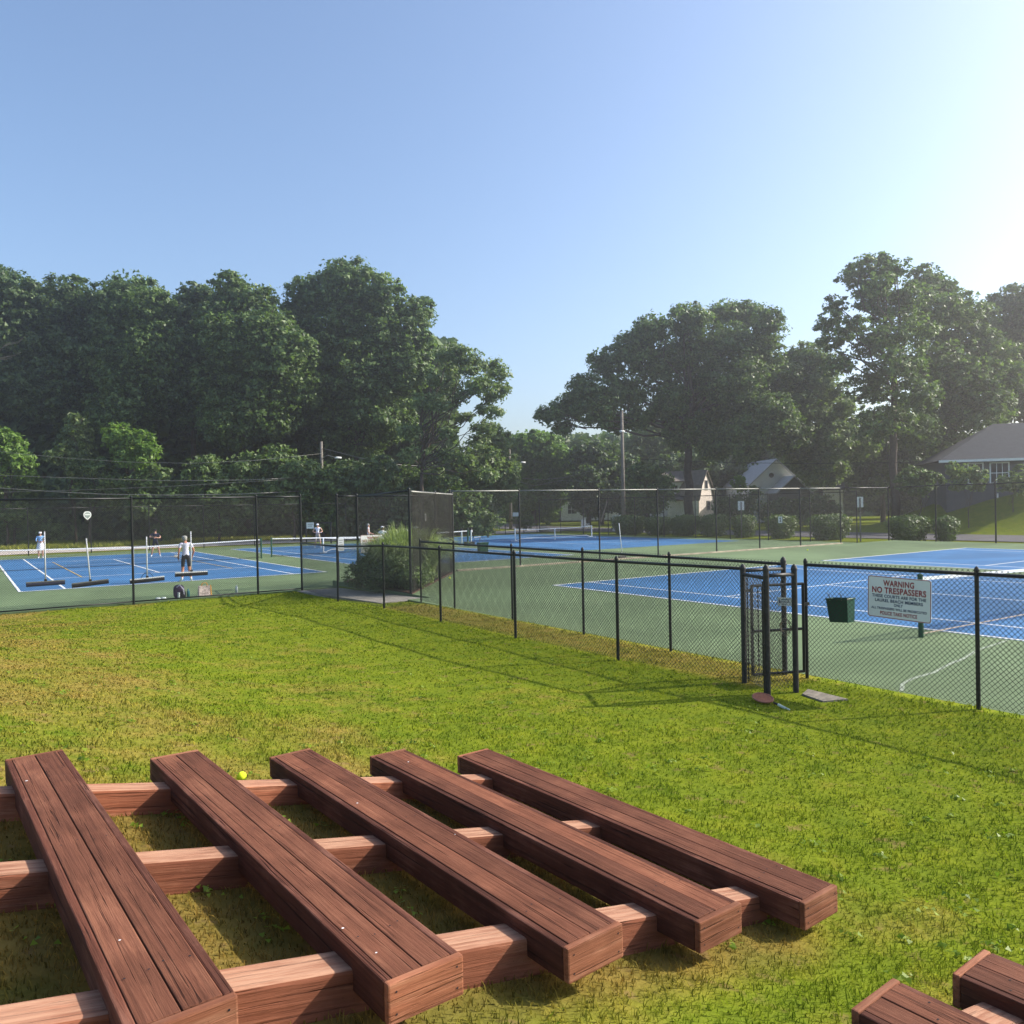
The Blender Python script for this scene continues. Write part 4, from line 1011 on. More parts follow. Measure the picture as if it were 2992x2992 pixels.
tree('forest_tree', 'tallest round-topped tree of the wood, standing left of the open sky', base_at(1040, 80), 8, pxblobs([(1020, 835, 92), (920, 870, 85), (1110, 860, 75), (870, 930, 70), (1215, 915, 62), (1000, 950, 110), (1130, 970, 95), (1220, 1010, 55), (930, 1040, 110), (1060, 1080, 120), (1180, 1080, 85), (960, 1160, 115), (1090, 1200, 115), (880, 1130, 90), (1010, 1290, 110)], 80), M['leafB'], 520, group=WG, r0=.5)
tree('sumac_tree', 'loose pale tree with feathery layered branches at the right end of the wood', base_at(1235, 68), 5.5, pxblobs([(1290, 1035, 32), (1330, 1030, 35), (1365, 1045, 40), (1400, 1062, 24), (1440, 1075, 38), (1462, 1100, 31), (1465, 1130, 25), (1440, 1160, 29), (1370, 1085, 27), (1320, 1085, 35), (1410, 1120, 39), (1375, 1140, 31), (1300, 1130, 36), (1260, 1110, 27), (1340, 1165, 31), (1410, 1195, 24), (1445, 1205, 30), (1280, 1180, 37), (1230, 1170, 32), (1350, 1220, 29), (1420, 1250, 36), (1250, 1245, 29), (1310, 1265, 26), (1390, 1290, 28), (1200, 1260, 38), (1240, 1310, 28), (1300, 1330, 28), (1360, 1340, 24), (1430, 1320, 24), (1190, 1330, 30), (1420, 1380, 30), (1270, 1390, 29)], 68), M['leafC'], 420, (.20, .38), r0=.2, group=WG, flat=.7, twigs=1, clump=.5)
tree('forest_tree', 'pale green leafy tree under the feathery branches at the right end of the wood', base_at(1420, 76), 5, pxblobs([(1440, 1290, 60), (1380, 1360, 85), (1450, 1370, 70), (1410, 1440, 75), (1330, 1420, 80), (1470, 1440, 45)], 76), M['leafC'], 480, group=WG, r0=.25)
# lower storey of the wood
db = MB(); o0 = at(-60, 1060, 70)
for (x, y) in ((20, 1010), (45, 1000), (60, 1030), (35, 1045), (70, 985)): limb(db, (0, 0, 0), at(x, y, 70) - o0, .06, .015, .06, 5, 5)
dbo = db.build('dead_branch', M['polewood']); dbo.location = o0; tag(dbo, 'bare grey dead branch sticking out at the left edge of the wood', 'branch')
US = 'bushy undergrowth along the edge of the wood'
def under(label, px, D, L, mat, dens=520, sz=(.22, .42), r0=.12, fork=1.6):
    return tree('understory_tree', label, base_at(px, D), fork, pxblobs(L, D, 1.0), mat, dens, sz, r0=r0, group=US, twigs=2)
under('bright green sapling at the left edge above the far fence', 20, 66, [(-20, 1290, 55), (30, 1300, 45), (60, 1340, 40), (0, 1360, 50), (75, 1390, 30)], M['leafD'])
under('vine-covered conical shrub left of centre in the wood edge', 220, 69, [(222, 1235, 32), (225, 1275, 45), (215, 1320, 55), (180, 1330, 40), (240, 1370, 50)], M['leafC'])
under('sunlit layered bush below the broad dome tree', 385, 68, [(350, 1270, 45), (410, 1290, 45), (440, 1320, 35), (370, 1330, 45), (410, 1350, 38), (330, 1290, 30)], M['leafD'])
under('leafy understory tree behind the shield badge', 260, 68, [(230, 1350, 42), (290, 1370, 45), (330, 1410, 42), (250, 1430, 40), (300, 1460, 42), (370, 1440, 50)], M['leafB'])
under('dark bush at the left edge behind the woman in light blue', 40, 67, [(10, 1430, 55), (80, 1420, 40), (40, 1500, 50), (100, 1530, 45), (10, 1560, 45), (150, 1555, 40)], M['leafB'])
under('leafy bush hanging over the far fence behind the navy-dressed woman', 470, 67, [(450, 1400, 55), (500, 1450, 50), (430, 1470, 50), (400, 1490, 42), (520, 1500, 45), (530, 1540, 38), (480, 1555, 35)], M['leafB'])
under('broad-leaved bush left of the street lamp pole', 640, 68, [(600, 1380, 65), (660, 1410, 60), (720, 1370, 60), (620, 1450, 60), (700, 1460, 60), (580, 1520, 45), (650, 1525, 50)], M['leafB'])
under('broad-leaved tree right of the street lamp pole', 860, 69, [(810, 1350, 65), (880, 1390, 70), (830, 1440, 70), (900, 1460, 60), (960, 1400, 60), (770, 1480, 60), (940, 1510, 55)], M['leafB'])
under('dark bushes behind the half-hidden warning sign', 1080, 70, [(1020, 1400, 70), (1100, 1390, 75), (1060, 1460, 75), (1150, 1450, 70), (1180, 1520, 50), (1020, 1520, 55), (1110, 1530, 50)], M['leafA'])
under('leafy understory tree behind the windscreen panel', 1260, 71, [(1230, 1400, 65), (1300, 1440, 70), (1240, 1490, 60), (1340, 1500, 60), (1380, 1470, 50), (1290, 1540, 45)], M['leafB'])
# deep wood behind: a mass of leaves
def mass(name, px0, px1, py0, py1, D0, D1, n, mat, sz=(.5, .9)):
    x = rng.uniform(px0, px1, n); d = rng.uniform(D0, D1, n); y = py0 + (py1 - py0) * rng.random(n) ** 0.8
    P = np.array([at(a, b, c)[:] for a, b, c in zip(x, y, d)])
    k = rng.normal(size=(n, 3)) * 0.5 + np.array([-.3, -.5, .5]); k /= np.linalg.norm(k, axis=1)[:, None]
    V, F = leaf_cards(P, k, rng.uniform(*sz, n)); o = np_mesh(name, V, F, mat); tag(o, kind='stuff'); return o
tag(mass('woodland', -300, 1330, 990, 1570, 86, 100, 70000, M['leafA'], (.7, 1.3)), 'dark depths of the wood behind the left courts', 'wood')
tag(mass('undergrowth', -250, 1440, 1400, 1580, 74, 84, 26000, M['leafA'], (.45, .8)), 'dark weedy undergrowth at the foot of the wood', 'undergrowth')

# centre and right trees
CG = 'trees around the houses beyond the courts'
tree('street_tree', 'rounded pale green tree closing the gap between the wood and the oak', base_at(1560, 105), 4, pxblobs([(1480, 1320, 50), (1560, 1290, 45), (1640, 1340, 45), (1590, 1500, 45), (1510, 1500, 45), (1530, 1310, 55), (1600, 1320, 60), (1570, 1380, 75), (1500, 1390, 55), (1630, 1390, 50), (1610, 1450, 55), (1540, 1450, 55)], 105), M['leafD'], 330, (.34, .6), r0=.35, group=CG)
tree('street_tree', 'dark tree in the gap left of the tall utility pole', base_at(1720, 100), 3.5, pxblobs([(1710, 1330, 45), (1745, 1330, 60), (1715, 1400, 55), (1770, 1410, 70), (1700, 1450, 40), (1730, 1470, 55), (1800, 1460, 50)], 100), M['leafA'], 330, (.34, .6), r0=.35, group=CG)
tree('oak_tree', 'big spreading oak with a long drooping branch toward the sky gap', base_at(2015, 82), 8.5, pxblobs([(1605, 1215, 40), (1660, 1190, 52), (1640, 1245, 30), (1710, 1130, 55), (1740, 1200, 62), (1770, 1060, 55), (1820, 1140, 75), (1850, 1020, 62), (1860, 1220, 50), (1910, 960, 55), (1930, 1060, 85), (1950, 1180, 75), (2010, 935, 62), (2030, 1030, 85), (2040, 1150, 85), (2110, 920, 58), (2180, 920, 52), (2245, 940, 48), (2130, 1010, 85), (2230, 1020, 60), (2150, 1110, 95), (2250, 1110, 85), (2130, 1210, 90), (2240, 1220, 90), (2040, 1250, 60), (2320, 1080, 62), (2340, 1170, 72), (2300, 1270, 75), (2180, 1280, 80), (2090, 1290, 65), (1980, 1270, 50), (1800, 1235, 40)], 82, 3), M['leafB'], 520, (.24, .44), r0=.50, group=CG, clump=.36)
tree('street_tree', 'small rounded tree in front of the pale house behind the hedge', base_at(1890, 78), 2.0, pxblobs([(1880, 1380, 45), (1920, 1400, 45), (1850, 1420, 42), (1900, 1440, 50), (1945, 1440, 38), (1860, 1470, 40), (1920, 1480, 38)], 78, 1), M['leafB'], 480, (.2, .38), r0=.16, group=CG)
tree('street_tree', 'yellowish tree behind the utility pole under the oak', base_at(1930, 112), 4, pxblobs([(1900, 1270, 50), (1960, 1290, 60), (1860, 1310, 50), (1930, 1340, 60), (2010, 1330, 60)], 112, 2), M['leafC'], 300, (.36, .6), r0=.3, group=CG)
tree('tall_tree', 'tall open-crowned tree on the right with leaning upper branches', base_at(2615, 66), 9, pxblobs([(2520, 775, 38), (2490, 810, 42), (2570, 770, 42), (2620, 790, 42), (2540, 850, 60), (2440, 890, 36), (2430, 940, 45), (2480, 960, 48), (2420, 1000, 36), (2590, 900, 62), (2560, 990, 70), (2460, 1060, 48), (2650, 960, 75), (2620, 1070, 85), (2540, 1130, 62), (2680, 1150, 70), (2610, 1220, 75), (2550, 1240, 60), (2680, 1260, 70), (2570, 830, 45), (2660, 860, 55)], 66, 3), M['leafB'], 400, (.20, .38), r0=.34, group=CG, clump=.27)
tree('tall_tree', 'full-crowned tree on the right above the grey house roof', base_at(2790, 74), 8, pxblobs([(2700, 820, 52), (2745, 850, 52), (2720, 920, 80), (2800, 900, 62), (2860, 930, 58), (2790, 1000, 90), (2880, 1030, 80), (2740, 1060, 85), (2830, 1110, 95), (2930, 1100, 75), (2760, 1180, 85), (2870, 1200, 90), (2720, 1270, 80), (2800, 1290, 80)], 74, 3), M['leafB'], 430, (.26, .46), r0=.42, group=CG)
tree('tall_tree', 'dark tree cut off by the right edge behind the grey house', base_at(3010, 80), 8, pxblobs([(2960, 890, 62), (3020, 880, 80), (2950, 980, 75), (3040, 990, 100), (2980, 1080, 90), (3060, 1120, 110), (2960, 1190, 90)], 80, 3), M['leafA'], 400, (.28, .5), r0=.4, group=CG)
tree('street_tree', 'leafy tree standing between the oak and the tall open-crowned tree', base_at(2400, 84), 5, pxblobs([(2350, 1040, 50), (2390, 1050, 55), (2400, 1120, 65), (2360, 1200, 75), (2450, 1200, 70), (2420, 1290, 80), (2340, 1310, 70), (2500, 1290, 75), (2400, 1370, 70)], 84, 2), M['leafC'], 480, (.26, .48), r0=.3, group=CG)
tree('street_tree', 'shadowy tree behind the trunk of the tall open-crowned tree', base_at(2580, 88), 4, pxblobs([(2560, 1260, 80), (2640, 1280, 80), (2700, 1260, 75), (2590, 1350, 80), (2680, 1360, 75), (2540, 1400, 65)], 88, 2), M['leafA'], 380, (.3, .52), r0=.3, group=CG)
for lb, px, L in (('dark tree directly behind the roof of the pale house', 1990, [(1970, 1370, 55), (2030, 1365, 60), (1990, 1410, 60), (2060, 1390, 60), (1930, 1420, 55), (2120, 1420, 60), (2090, 1480, 50)]),
                  ('dark tree directly behind the ridge of the white house', 2260, [(2220, 1340, 75), (2300, 1330, 75), (2370, 1350, 75), (2180, 1400, 60), (2440, 1380, 70), (2480, 1440, 60), (2160, 1470, 50)]),
                  ('dark low tree closing the gap right of the slim utility pole', 1760, [(1720, 1380, 45), (1760, 1380, 60), (1810, 1370, 60), (1840, 1420, 60), (1770, 1450, 55), (1710, 1460, 45), (1860, 1480, 55)]),
                  ('dark tree filling the space between the annex and the grey house', 2620, [(2560, 1370, 70), (2640, 1360, 75), (2700, 1390, 65), (2530, 1440, 60), (2600, 1450, 65), (2680, 1460, 60), (2740, 1330, 60)])):
    tree('background_tree', lb, base_at(px, 102), 3, pxblobs(L, 102, 1.5), M['leafA'], 330, (.36, .62), r0=.28, group=CG)
under_g = 'shrubs around the houses'
def bush(name, label, px, D, L, mat, dens=650, sz=(.12, .24), group=None, r0=.05):
    return tree(name, label, base_at(px, D), .5, pxblobs(L, D, .4), mat, dens, sz, r0=r0, group=group, cat='shrub', twigs=1, flat=.9)
bush('lawn_shrub', 'flowering shrub in front of the grey house wall', 2830, 58, [(2790, 1370, 26), (2830, 1380, 30), (2860, 1395, 26), (2800, 1410, 28), (2850, 1420, 22)], M['leafC'], 900, (.16, .3), under_g)
bush('lawn_shrub', 'loose green shrub right of the grey house window', 2960, 58, [(2950, 1400, 26), (2990, 1390, 32), (2930, 1415, 22), (2980, 1425, 26)], M['leafC'], 900, (.16, .3), under_g)
bush('lawn_shrub', 'dark shrub left of the grey house under the tall tree', 2690, 60, [(2670, 1390, 34), (2710, 1400, 30), (2640, 1410, 30), (2690, 1430, 30), (2735, 1400, 22)], M['leafB'], 900, (.16, .3), under_g)
bush('lawn_shrub', 'dark rounded evergreen behind the back court sign', 2130, 72, [(2110, 1480, 30), (2150, 1470, 36), (2180, 1490, 34), (2130, 1510, 30), (2200, 1450, 32)], M['leafA'], 900, (.16, .3), under_g)
bush('lawn_shrub', 'small bright sapling between the cream house and the white house', 2160, 80, [(2160, 1400, 16), (2150, 1412, 14), (2168, 1415, 14), (2158, 1428, 12)], M['leafD'], 1100, (.16, .3), under_g)
bush('lawn_shrub', 'dark shrubbery in front of the white gabled house', 2300, 76, [(2240, 1490, 30), (2290, 1485, 32), (2340, 1480, 34), (2390, 1470, 34), (2270, 1510, 34), (2330, 1510, 34), (2390, 1510, 32), (2430, 1490, 28)], M['leafA'], 800, (.2, .34), under_g)
bush('round_shrub', 'round green shrub left of the portable net behind the back court', 1425, 66.5, [(1420, 1512, 26), (1395, 1528, 22), (1448, 1525, 24), (1430, 1543, 26), (1402, 1547, 22)], M['leafC'], 1100, (.12, .24), under_g)
bush('round_shrub', 'dark clipped shrub with a small board beside the far road', 1530, 76, [(1515, 1520, 18), (1540, 1515, 20), (1525, 1532, 18), (1548, 1530, 14)], M['leafH'], 1100, (.12, .24), under_g)
# clipped hedge shrubs beyond the back court
HG = 'clipped hedge shrubs beyond the back court'
def hedge(label, px0, px1, ptop, D, low=1578):
    a, b = at(px0, 1500, D), at(px1, 1500, D); w = (b - a).length / 2; c = (a + b) / 2; zt = at((px0 + px1) / 2, ptop, D).z; z0 = float(ground(c.x, c.y))
    root = empty('hedge_shrub', (c.x, c.y, z0)); tag(root, label, 'hedge', HG)
    h = zt - z0; n = int(5200 * w * h / 2.0)
    d = rng.normal(size=(n, 3)); d /= np.abs(d).max(1)[:, None] ** 0.7 * np.linalg.norm(d, axis=1)[:, None] ** 0.3
    r = 1 - .35 * rng.random(n) ** 2
    sc_ = np.array([w, w * 0.8, h * 0.5])
    taper = 0.78 + 0.22 * np.clip(d[:, 2] + .6, 0, 1)
    P = d * r[:, None] * sc_; P[:, :2] *= taper[:, None]; P[:, 2] += h * 0.52
    P += rng.normal(size=(n, 3)) * .05
    nn = d * .8 + rng.normal(size=(n, 3)) * .6 + np.array([0, 0, .4]); nn /= np.linalg.norm(nn, axis=1)[:, None]
    V, F = leaf_cards(P, nn, rng.uniform(.08, .17, n)); np_mesh('crown', V, F, M['leafH'], root)
    m = MB()
    for k in range(5): limb(m, (random.uniform(-.1, .1), random.uniform(-.1, .1), -.1), (random.uniform(-.6, .6) * w, random.uniform(-.5, .5) * w, h * .6), .035, .012, .05, 5, 3)
    m.build('trunk', M['bark'], root)
for lb, x0, x1, yt, D in (('leftmost shrub of the hedge row, dark and joined to its neighbour', 1788, 1885, 1508, 68), ('second shrub of the hedge row beside the utility pole', 1878, 1965, 1512, 66), ('third shrub of the hedge row under the pale house', 1955, 2050, 1508, 63.5), ('fourth shrub of the hedge row, ending the joined stretch', 2040, 2128, 1506, 61.5),
                          ('narrow single hedge shrub under the sign with the dark stripe', 2138, 2210, 1508, 58.5), ('hedge shrub with the small white number sign above it', 2238, 2326, 1508, 56), ('wide hedge shrub left of the corner fence post', 2362, 2482, 1506, 53), ('bright-topped hedge shrub right of the corner fence post', 2594, 2712, 1510, 49), ('small hedge shrub below the grassy slope', 2728, 2800, 1512, 48.5)):
    hedge(lb, x0, x1, yt, D)

# ornamental grass clump and shrubs in the corner bed
og = empty('ornamental_grass', (11.75, 23.5, 0.02)); tag(og, 'tall arching ornamental grass clump in the corner bed beside the screened panel', 'plant')
def reeds(n, cx, cy, rad, hmin, hmax, spread, w, mat, name, parent):
    th_ = rng.uniform(0, 2 * math.pi, n); rr = rad * np.sqrt(rng.random(n)); bx, by = cx + rr * np.cos(th_), cy + rr * np.sin(th_)
    h = rng.uniform(hmin, hmax, n); az = th_ + rng.normal(size=n) * .7; out = spread * rng.random(n) ** .7 * h; seg = 6
    V, F = [], []
    side = np.stack([-np.sin(az), np.cos(az), 0 * az], 1)
    prev = None
    for i in range(seg + 1):
        t = i / seg; x = out * t ** 1.6; z = h * (np.sin(t * 1.9) / math.sin(1.57) if False else (t * 1.45 - .45 * t ** 3 * (1 + 1.1 * out / h)))
        c = np.stack([bx + np.cos(az) * x, by + np.sin(az) * x, z], 1); ww = (w * (1 - t) ** .6 * (1 if i < seg else .15))
        V.append(c - side * ww); V.append(c + side * ww)
    V = np.stack(V, 1).reshape(-1, 3); k = 2 * (seg + 1); i0 = np.arange(n)[:, None] * k
    F = np.concatenate([np.concatenate([i0 + 2 * i, i0 + 2 * i + 1, i0 + 2 * i + 3, i0 + 2 * i + 2], 1) for i in range(seg)])
    return np_mesh(name, V, F, mat, parent)
reeds(3000, 0, 0, .85, 1.2, 1.9, .95, .019, M['reed'], 'blades', og)
reeds(700, .3, .4, .6, 1.5, 2.1, .45, .017, M['reed'], 'upright_blades', og)
def bed_shrub(label, a, b, w, h, mat, n=9000):
    root = empty('bed_shrub', (a, b, 0.02)); tag(root, label, 'shrub', 'shrubs in the corner bed')
    bl = [((random.uniform(-.5, .5) * w, random.uniform(-.5, .5) * w, h * random.uniform(.22, .72)), w * .42) for _ in range(10)]
    C, N, S = crown_points(bl, n / 15 / (w * .42) ** 2, .5, (.05, .10), .9); V, F = leaf_cards(C, N, S); np_mesh('crown', V, F, mat, root)
    m = MB(); [limb(m, (0, 0, -.05), c, .02, .008, .06, 5, 3) for c, r in bl]; m.build('trunk', M['bark'], root)
bed_shrub('low leafy shrub left of the ornamental grass by the walkway opening', 10.75, 24.0, .95, 1.2, M['leafB'])
bed_shrub('reddish-green shrub in front of the ornamental grass by the near fence post', 11.0, 21.75, .85, 1.0, M['leafC'])
bed_shrub('dark shrub under the arching blades in the middle of the corner bed', 10.75, 22.75, .95, 1.0, M['leafA'])

# ------------------------------------------------------------------ utility poles, wires, street lamps
def pole(label, px, ptop, D, r=.14, lamp=0, group='utility poles'):
    b = base_at(px, D); top = at(px, ptop, D).z; root = empty('utility_pole', b); tag(root, label, 'pole', group); h = top - b[2]
    MB().tube([(0, 0, -.3), (0, 0, h)], [r * 1.25, r * .85], 10).build('shaft', M['polewood'], root, smooth=True)
    if lamp:
        d = Vector((_cy, -_sy, 0)) * lamp
        MB().tube([(0, 0, h * .82), d * .5 + Vector((0, 0, h * .86)), d * 1.3 + Vector((0, 0, h * .83))], .035, 6).build('lamp_arm', M['galv'], root)
        hd = blob(MB(), d * 1.45 + Vector((0, 0, h * .83)), (.30, .16, .10)).build('lamp_head', M['signw'], root, smooth=True)
    else:
        MB().box((-.9, -.05, h - .9), (.9, .05, h - .78)).build('crossarm', M['polewood'], root).rotation_euler = (0, 0, R(20))
    return root
pole('weathered utility pole with a street lamp rising out of the wood edge', 943, 1290, 71, lamp=1)
pole('slim utility pole with lamp beyond the back court left of the sky gap', 1492, 1312, 88, lamp=1)
pole('tall stout utility pole in front of the oak', 1822, 1200, 74, r=.16, lamp=.001)
pole('thin grey pole beside the trunk of the tall open-crowned tree', 2622, 1235, 70, r=.07, lamp=.001)
def wire(label, pts, D, r=.016, mat='galv', sag=0):
    P = []
    for i, t in enumerate(pts):
        P.append(at(t[0], t[1], t[2] if len(t) > 2 else D))
    m = MB(); m.tube(P, r, 5); o = m.build('overhead_wire', M[mat], smooth=True); tag(o, label, 'wire', 'overhead wires')
wire('upper overhead wire across the wood at left', [(-60, 1312), (50, 1325), (200, 1339), (370, 1350), (560, 1354), (750, 1345), (943, 1325, 71)], 63.5)
wire('middle overhead wire across the wood at left', [(-60, 1386), (83, 1392), (233, 1397), (500, 1405), (740, 1402), (943, 1392, 71)], 63.5, .022)
wire('thick overhead cable sagging in front of the wood at left', [(-60, 1420), (0, 1426), (160, 1437), (303, 1444), (500, 1447), (720, 1443), (943, 1432, 71)], 63.5, .03)
wire('thin overhead wire rising to the right across the wood', [(-60, 1441), (10, 1438), (256, 1431), (500, 1421), (720, 1408), (943, 1395, 71)], 63.5)
wire('overhead wire from the lamp pole to the slim pole', [(943, 1310, 71), (1060, 1340, 68), (1180, 1360, 73), (1290, 1362, 78), (1400, 1350, 83), (1492, 1334, 88)], 70, .028)
wire('lower overhead cable between the lamp pole and the slim pole', [(943, 1395, 71), (1100, 1418, 70), (1300, 1420, 79), (1420, 1410, 84), (1492, 1398, 88)], 70, .03)
wire('overhead cable from the slim pole to the tall stout pole', [(1492, 1395, 88), (1580, 1402, 86), (1650, 1395, 84), (1740, 1372, 82), (1822, 1340, 74)], 84, .025)
wire('sagging overhead cable left of the tall stout pole', [(1492, 1400, 88), (1560, 1420, 86), (1640, 1404, 84), (1740, 1408, 82), (1822, 1403, 74)], 84, .02)
wire('overhead wire from the tall stout pole to the right edge', [(1822, 1338, 74), (1960, 1346, 76), (2150, 1352, 72), (2350, 1354, 69), (2600, 1352, 66), (2800, 1346, 63), (3050, 1334, 60)], 70, .02, 'black')
for lb, x0, y0, x1, y1, D in (('slanting yellow guy-wire guard left of the round shrub', 1404, 1468, 1390, 1508, 84), ('slanting pale guy-wire guard left of the tall stout pole', 1775, 1462, 1756, 1524, 79)):
    tag(MB().tube([at(x1, y1, D), at(x0, y0, D)], .06, 8).build('guy_wire_guard', M['ltan']), lb, 'guy guard', 'guy wire guards')

# ------------------------------------------------------------------ signs and small things by the street
def post_sign(label, px, ptop, pbot, D, w, h, ground_px=None, back=True, text=None):
    p = at(px, (ptop + pbot) / 2, D); z0 = float(ground(p.x, p.y)); root = empty('street_sign', (p.x, p.y, z0), -YAW); tag(root, label, 'sign', 'small signs by the street')
    zc = p.z - z0
    MB().box((-w / 2, -.012, zc - h / 2), (w / 2, .0, zc + h / 2)).build('panel', M['signw'], root, bevel=.004)
    MB().box((-.035, -.06, 0), (.035, -.013, zc + h * .42)).build('post', M['galv'] if not back else M['polewood'], root)
    if text: text_obj(text, w * .4, h * .75, M['cblack'], Matrix.Translation((0, -.0145, zc)) @ Matrix.Rotation(math.pi / 2, 4, 'X'), root)
post_sign('blank-backed white sign on a post left of the number sign', 2165, 1464, 1491, 57.5, .44, .64)
post_sign('tall white sign on a post beside the corner of the dividing fence', 2512, 1452, 1482, 50, .42, .64)
s5 = sign_board('number_sign', 'small white number sign hanging on the far fence above a hedge shrub', (43.78, 33.95, 1.15), (_cy, -_sy, 0), .26, .42, .03, None)
text_obj('2', .11, .26, M['cblack'], Matrix.Translation((0, 0, .003)), s5)
p = at(1507, 1503, 75); bd = empty('info_board', (p.x, p.y, float(ground(p.x, p.y))), -YAW); tag(bd, 'small pale board above the dark clipped shrub by the far road', 'sign')
MB().box((-.28, -.02, p.z - bd.location.z - .18), (.28, 0, p.z - bd.location.z + .18)).build('panel', M['signw'], bd); MB().box((-.03, 0.001, 0), (.03, .05, p.z - bd.location.z)).build('post', M['polewood'], bd)
# frame with hanging sign behind the middle court
p = at(930, 1530, 62); fr_ = empty('sign_frame', (p.x, p.y, float(ground(p.x, p.y))), -YAW); tag(fr_, 'dark wooden crossbar frame with a hanging white sign behind the middle court', 'sign')
hz0 = p.z - fr_.location.z
MB().box((-1.0, -.05, hz0), (1.05, .05, hz0 + .1)).build('crossbar', M['blackd'], fr_); MB().box((.9, -.05, 0), (1.0, .05, hz0 + .02)).build('post', M['blackd'], fr_); MB().box((-.97, -.05, 0), (-.88, .05, hz0 + .02)).build('post', M['blackd'], fr_)
MB().box((-.88, -.09, hz0 - .36), (-.32, -.06, hz0 + .10)).build('panel', M['signw'], fr_); MB().box((-.80, -.094, hz0 - .06), (-.40, -.0905, hz0 + .0)).build('printed_line', M['cgrey'], fr_); MB().box((-.78, -.094, hz0 - .2), (-.44, -.0905, hz0 - .14)).build('printed_line', M['cgrey'], fr_)
# white slatted garden chair
p = at(1709, 1524, 84); ac = empty('garden_chair', (p.x, p.y, float(ground(p.x, p.y))), -YAW + R(15)); tag(ac, 'white slatted garden chair across the street under the dark trees', 'chair')
for k in range(5): MB().box((-.26 + .105 * k, .18, .3), (-.165 + .105 * k, .21, 1.05 + .05 * (k in (1, 2, 3)))).build('back_slat', M['white'], ac).rotation_euler = (R(-14), 0, 0)
for k in range(4): MB().box((-.27, -.3 + .13 * k, .36 - .02 * k), (.27, -.19 + .13 * k, .385 - .02 * k)).build('seat_slat', M['white'], ac)
for s in (-1, 1):
    MB().box((s * .33 - .06, -.36, .56), (s * .33 + .06, .3, .59)).build('armrest', M['white'], ac)
    MB().box((s * .33 - .03, -.33, 0), (s * .33 + .03, -.25, .559)).build('leg', M['white'], ac); MB().box((s * .33 - .03, .15, 0), (s * .33 + .03, .23, .559)).build('leg', M['white'], ac)
p = at(1801, 1505, 76); ub = empty('utility_box', (p.x, p.y, float(ground(p.x, p.y))), -YAW + R(10)); tag(ub, 'pale grey utility cabinet at the foot of the tall stout pole', 'utility box')
MB().box((-.34, -.25, 0), (.34, .25, 1.5)).build('cabinet', M['signw'], ub, bevel=.03); MB().box((-.30, -.262, .1), (-.01, -.252, 1.4)).build('door', M['galv'], ub); MB().box((.01, -.262, .1), (.30, -.252, 1.4)).build('door', M['galv'], ub)
# stand of poles and folding chair on the back court
st = empty('ball_tube_stand', (27.5, 46.2, ZL)); tag(st, 'stand of pale upright tubes with black caps on the back court', 'stand')
for x, y, mm in ((-.35, 0, 'clear'), (.12, .0, 'dkgreen'), (.38, .02, 'clear')):
    t_ = MB().tube([(x, y, .05), (x, y, 1.05)], .05, 10).build('tube', M[mm], st); MB().sphere((x, y, 1.1), .085, 10, 7).build('cap', M['cblack'], t_)
MB().box((-.1, -.2, 0), (.55, .2, .28)).build('base', M['cblack'], st, bevel=.03)
MB().tube([(-.35, 0, -.0), (-.35, 0, .1)], .12, 12).build('foot', M['clear'], st)
fc = empty('folding_chair', (30.0, 48.9, ZL), R(60)); tag(fc, 'folding chair draped with white and black cloth on the back court', 'chair')
MB().add([(-.27, -.25, .42), (.27, -.25, .42), (.27, .25, .36), (-.27, .25, .36), (-.27, -.25, .46), (.27, -.25, .46), (.27, .25, .40), (-.27, .25, .40)], [(0, 3, 2, 1), (4, 5, 6, 7), (0, 1, 5, 4), (1, 2, 6, 5), (2, 3, 7, 6), (3, 0, 4, 7)]).build('seat', M['cwhite'], fc)
MB().add([(-.27, .22, .42), (.27, .22, .42), (.25, .42, .98), (-.25, .42, .98), (-.27, .26, .40), (.27, .26, .40), (.25, .46, .97), (-.25, .46, .97)], [(0, 1, 2, 3), (4, 7, 6, 5), (0, 4, 5, 1), (1, 5, 6, 2), (2, 6, 7, 3), (3, 7, 4, 0)]).build('backrest', M['cblack'], fc)
blob(MB(), (.05, .40, .80), (.20, .07, .22)).build('draped_cloth', M['cwhite'], fc, smooth=True)
for sx, sy in ((-1, -1), (1, -1), (-1, 1), (1, 1)): MB().tube([(sx * .26, sy * .24, .42), (sx * .28, -sy * .1 + sy * .2, 0)], .014, 6).build('leg', M['galv'], fc)
p = at(1590, 1548, 78); ro = blob(MB(), (0, 0, .25), (.55, .35, .3), sq=.75).build('boulder', plain('boulder', (.42, .36, .3), .9, 0, .3, 3)); ro.location = (p.x, p.y, float(ground(p.x, p.y))); tag(ro, 'pale boulder beside the far road behind the portable net', 'rock')

# ------------------------------------------------------------------ houses
def win(root, x, y, z, w, h, nx=1, ny=2, trim='white', depth=.05):
    """window on a wall facing local -y"""
    t = .09
    f = MB().box((x - w / 2 - t, y - depth, z - t), (x + w / 2 + t, y - .002, z)).box((x - w / 2 - t, y - depth, z + h), (x + w / 2 + t, y - .002, z + h + t)).box((x - w / 2 - t, y - depth, z + .001), (x - w / 2, y - .002, z + h - .001)).box((x + w / 2, y - depth, z + .001), (x + w / 2 + t, y - .002, z + h - .001))
    for k in range(1, nx): f.box((x - w / 2 + w * k / nx - .02, y - depth + .012, z + .002), (x - w / 2 + w * k / nx + .02, y - .004, z + h - .002))
    for k in range(1, ny): f.box((x - w / 2 + .002, y - depth + .008, z + h * k / ny - .025), (x + w / 2 - .002, y - .006, z + h * k / ny + .025))
    wo = f.build('window', M[trim], root); MB().box((x - w / 2, y - .02, z), (x + w / 2, y - .003, z + h)).build('pane', M['glass'], wo); return wo
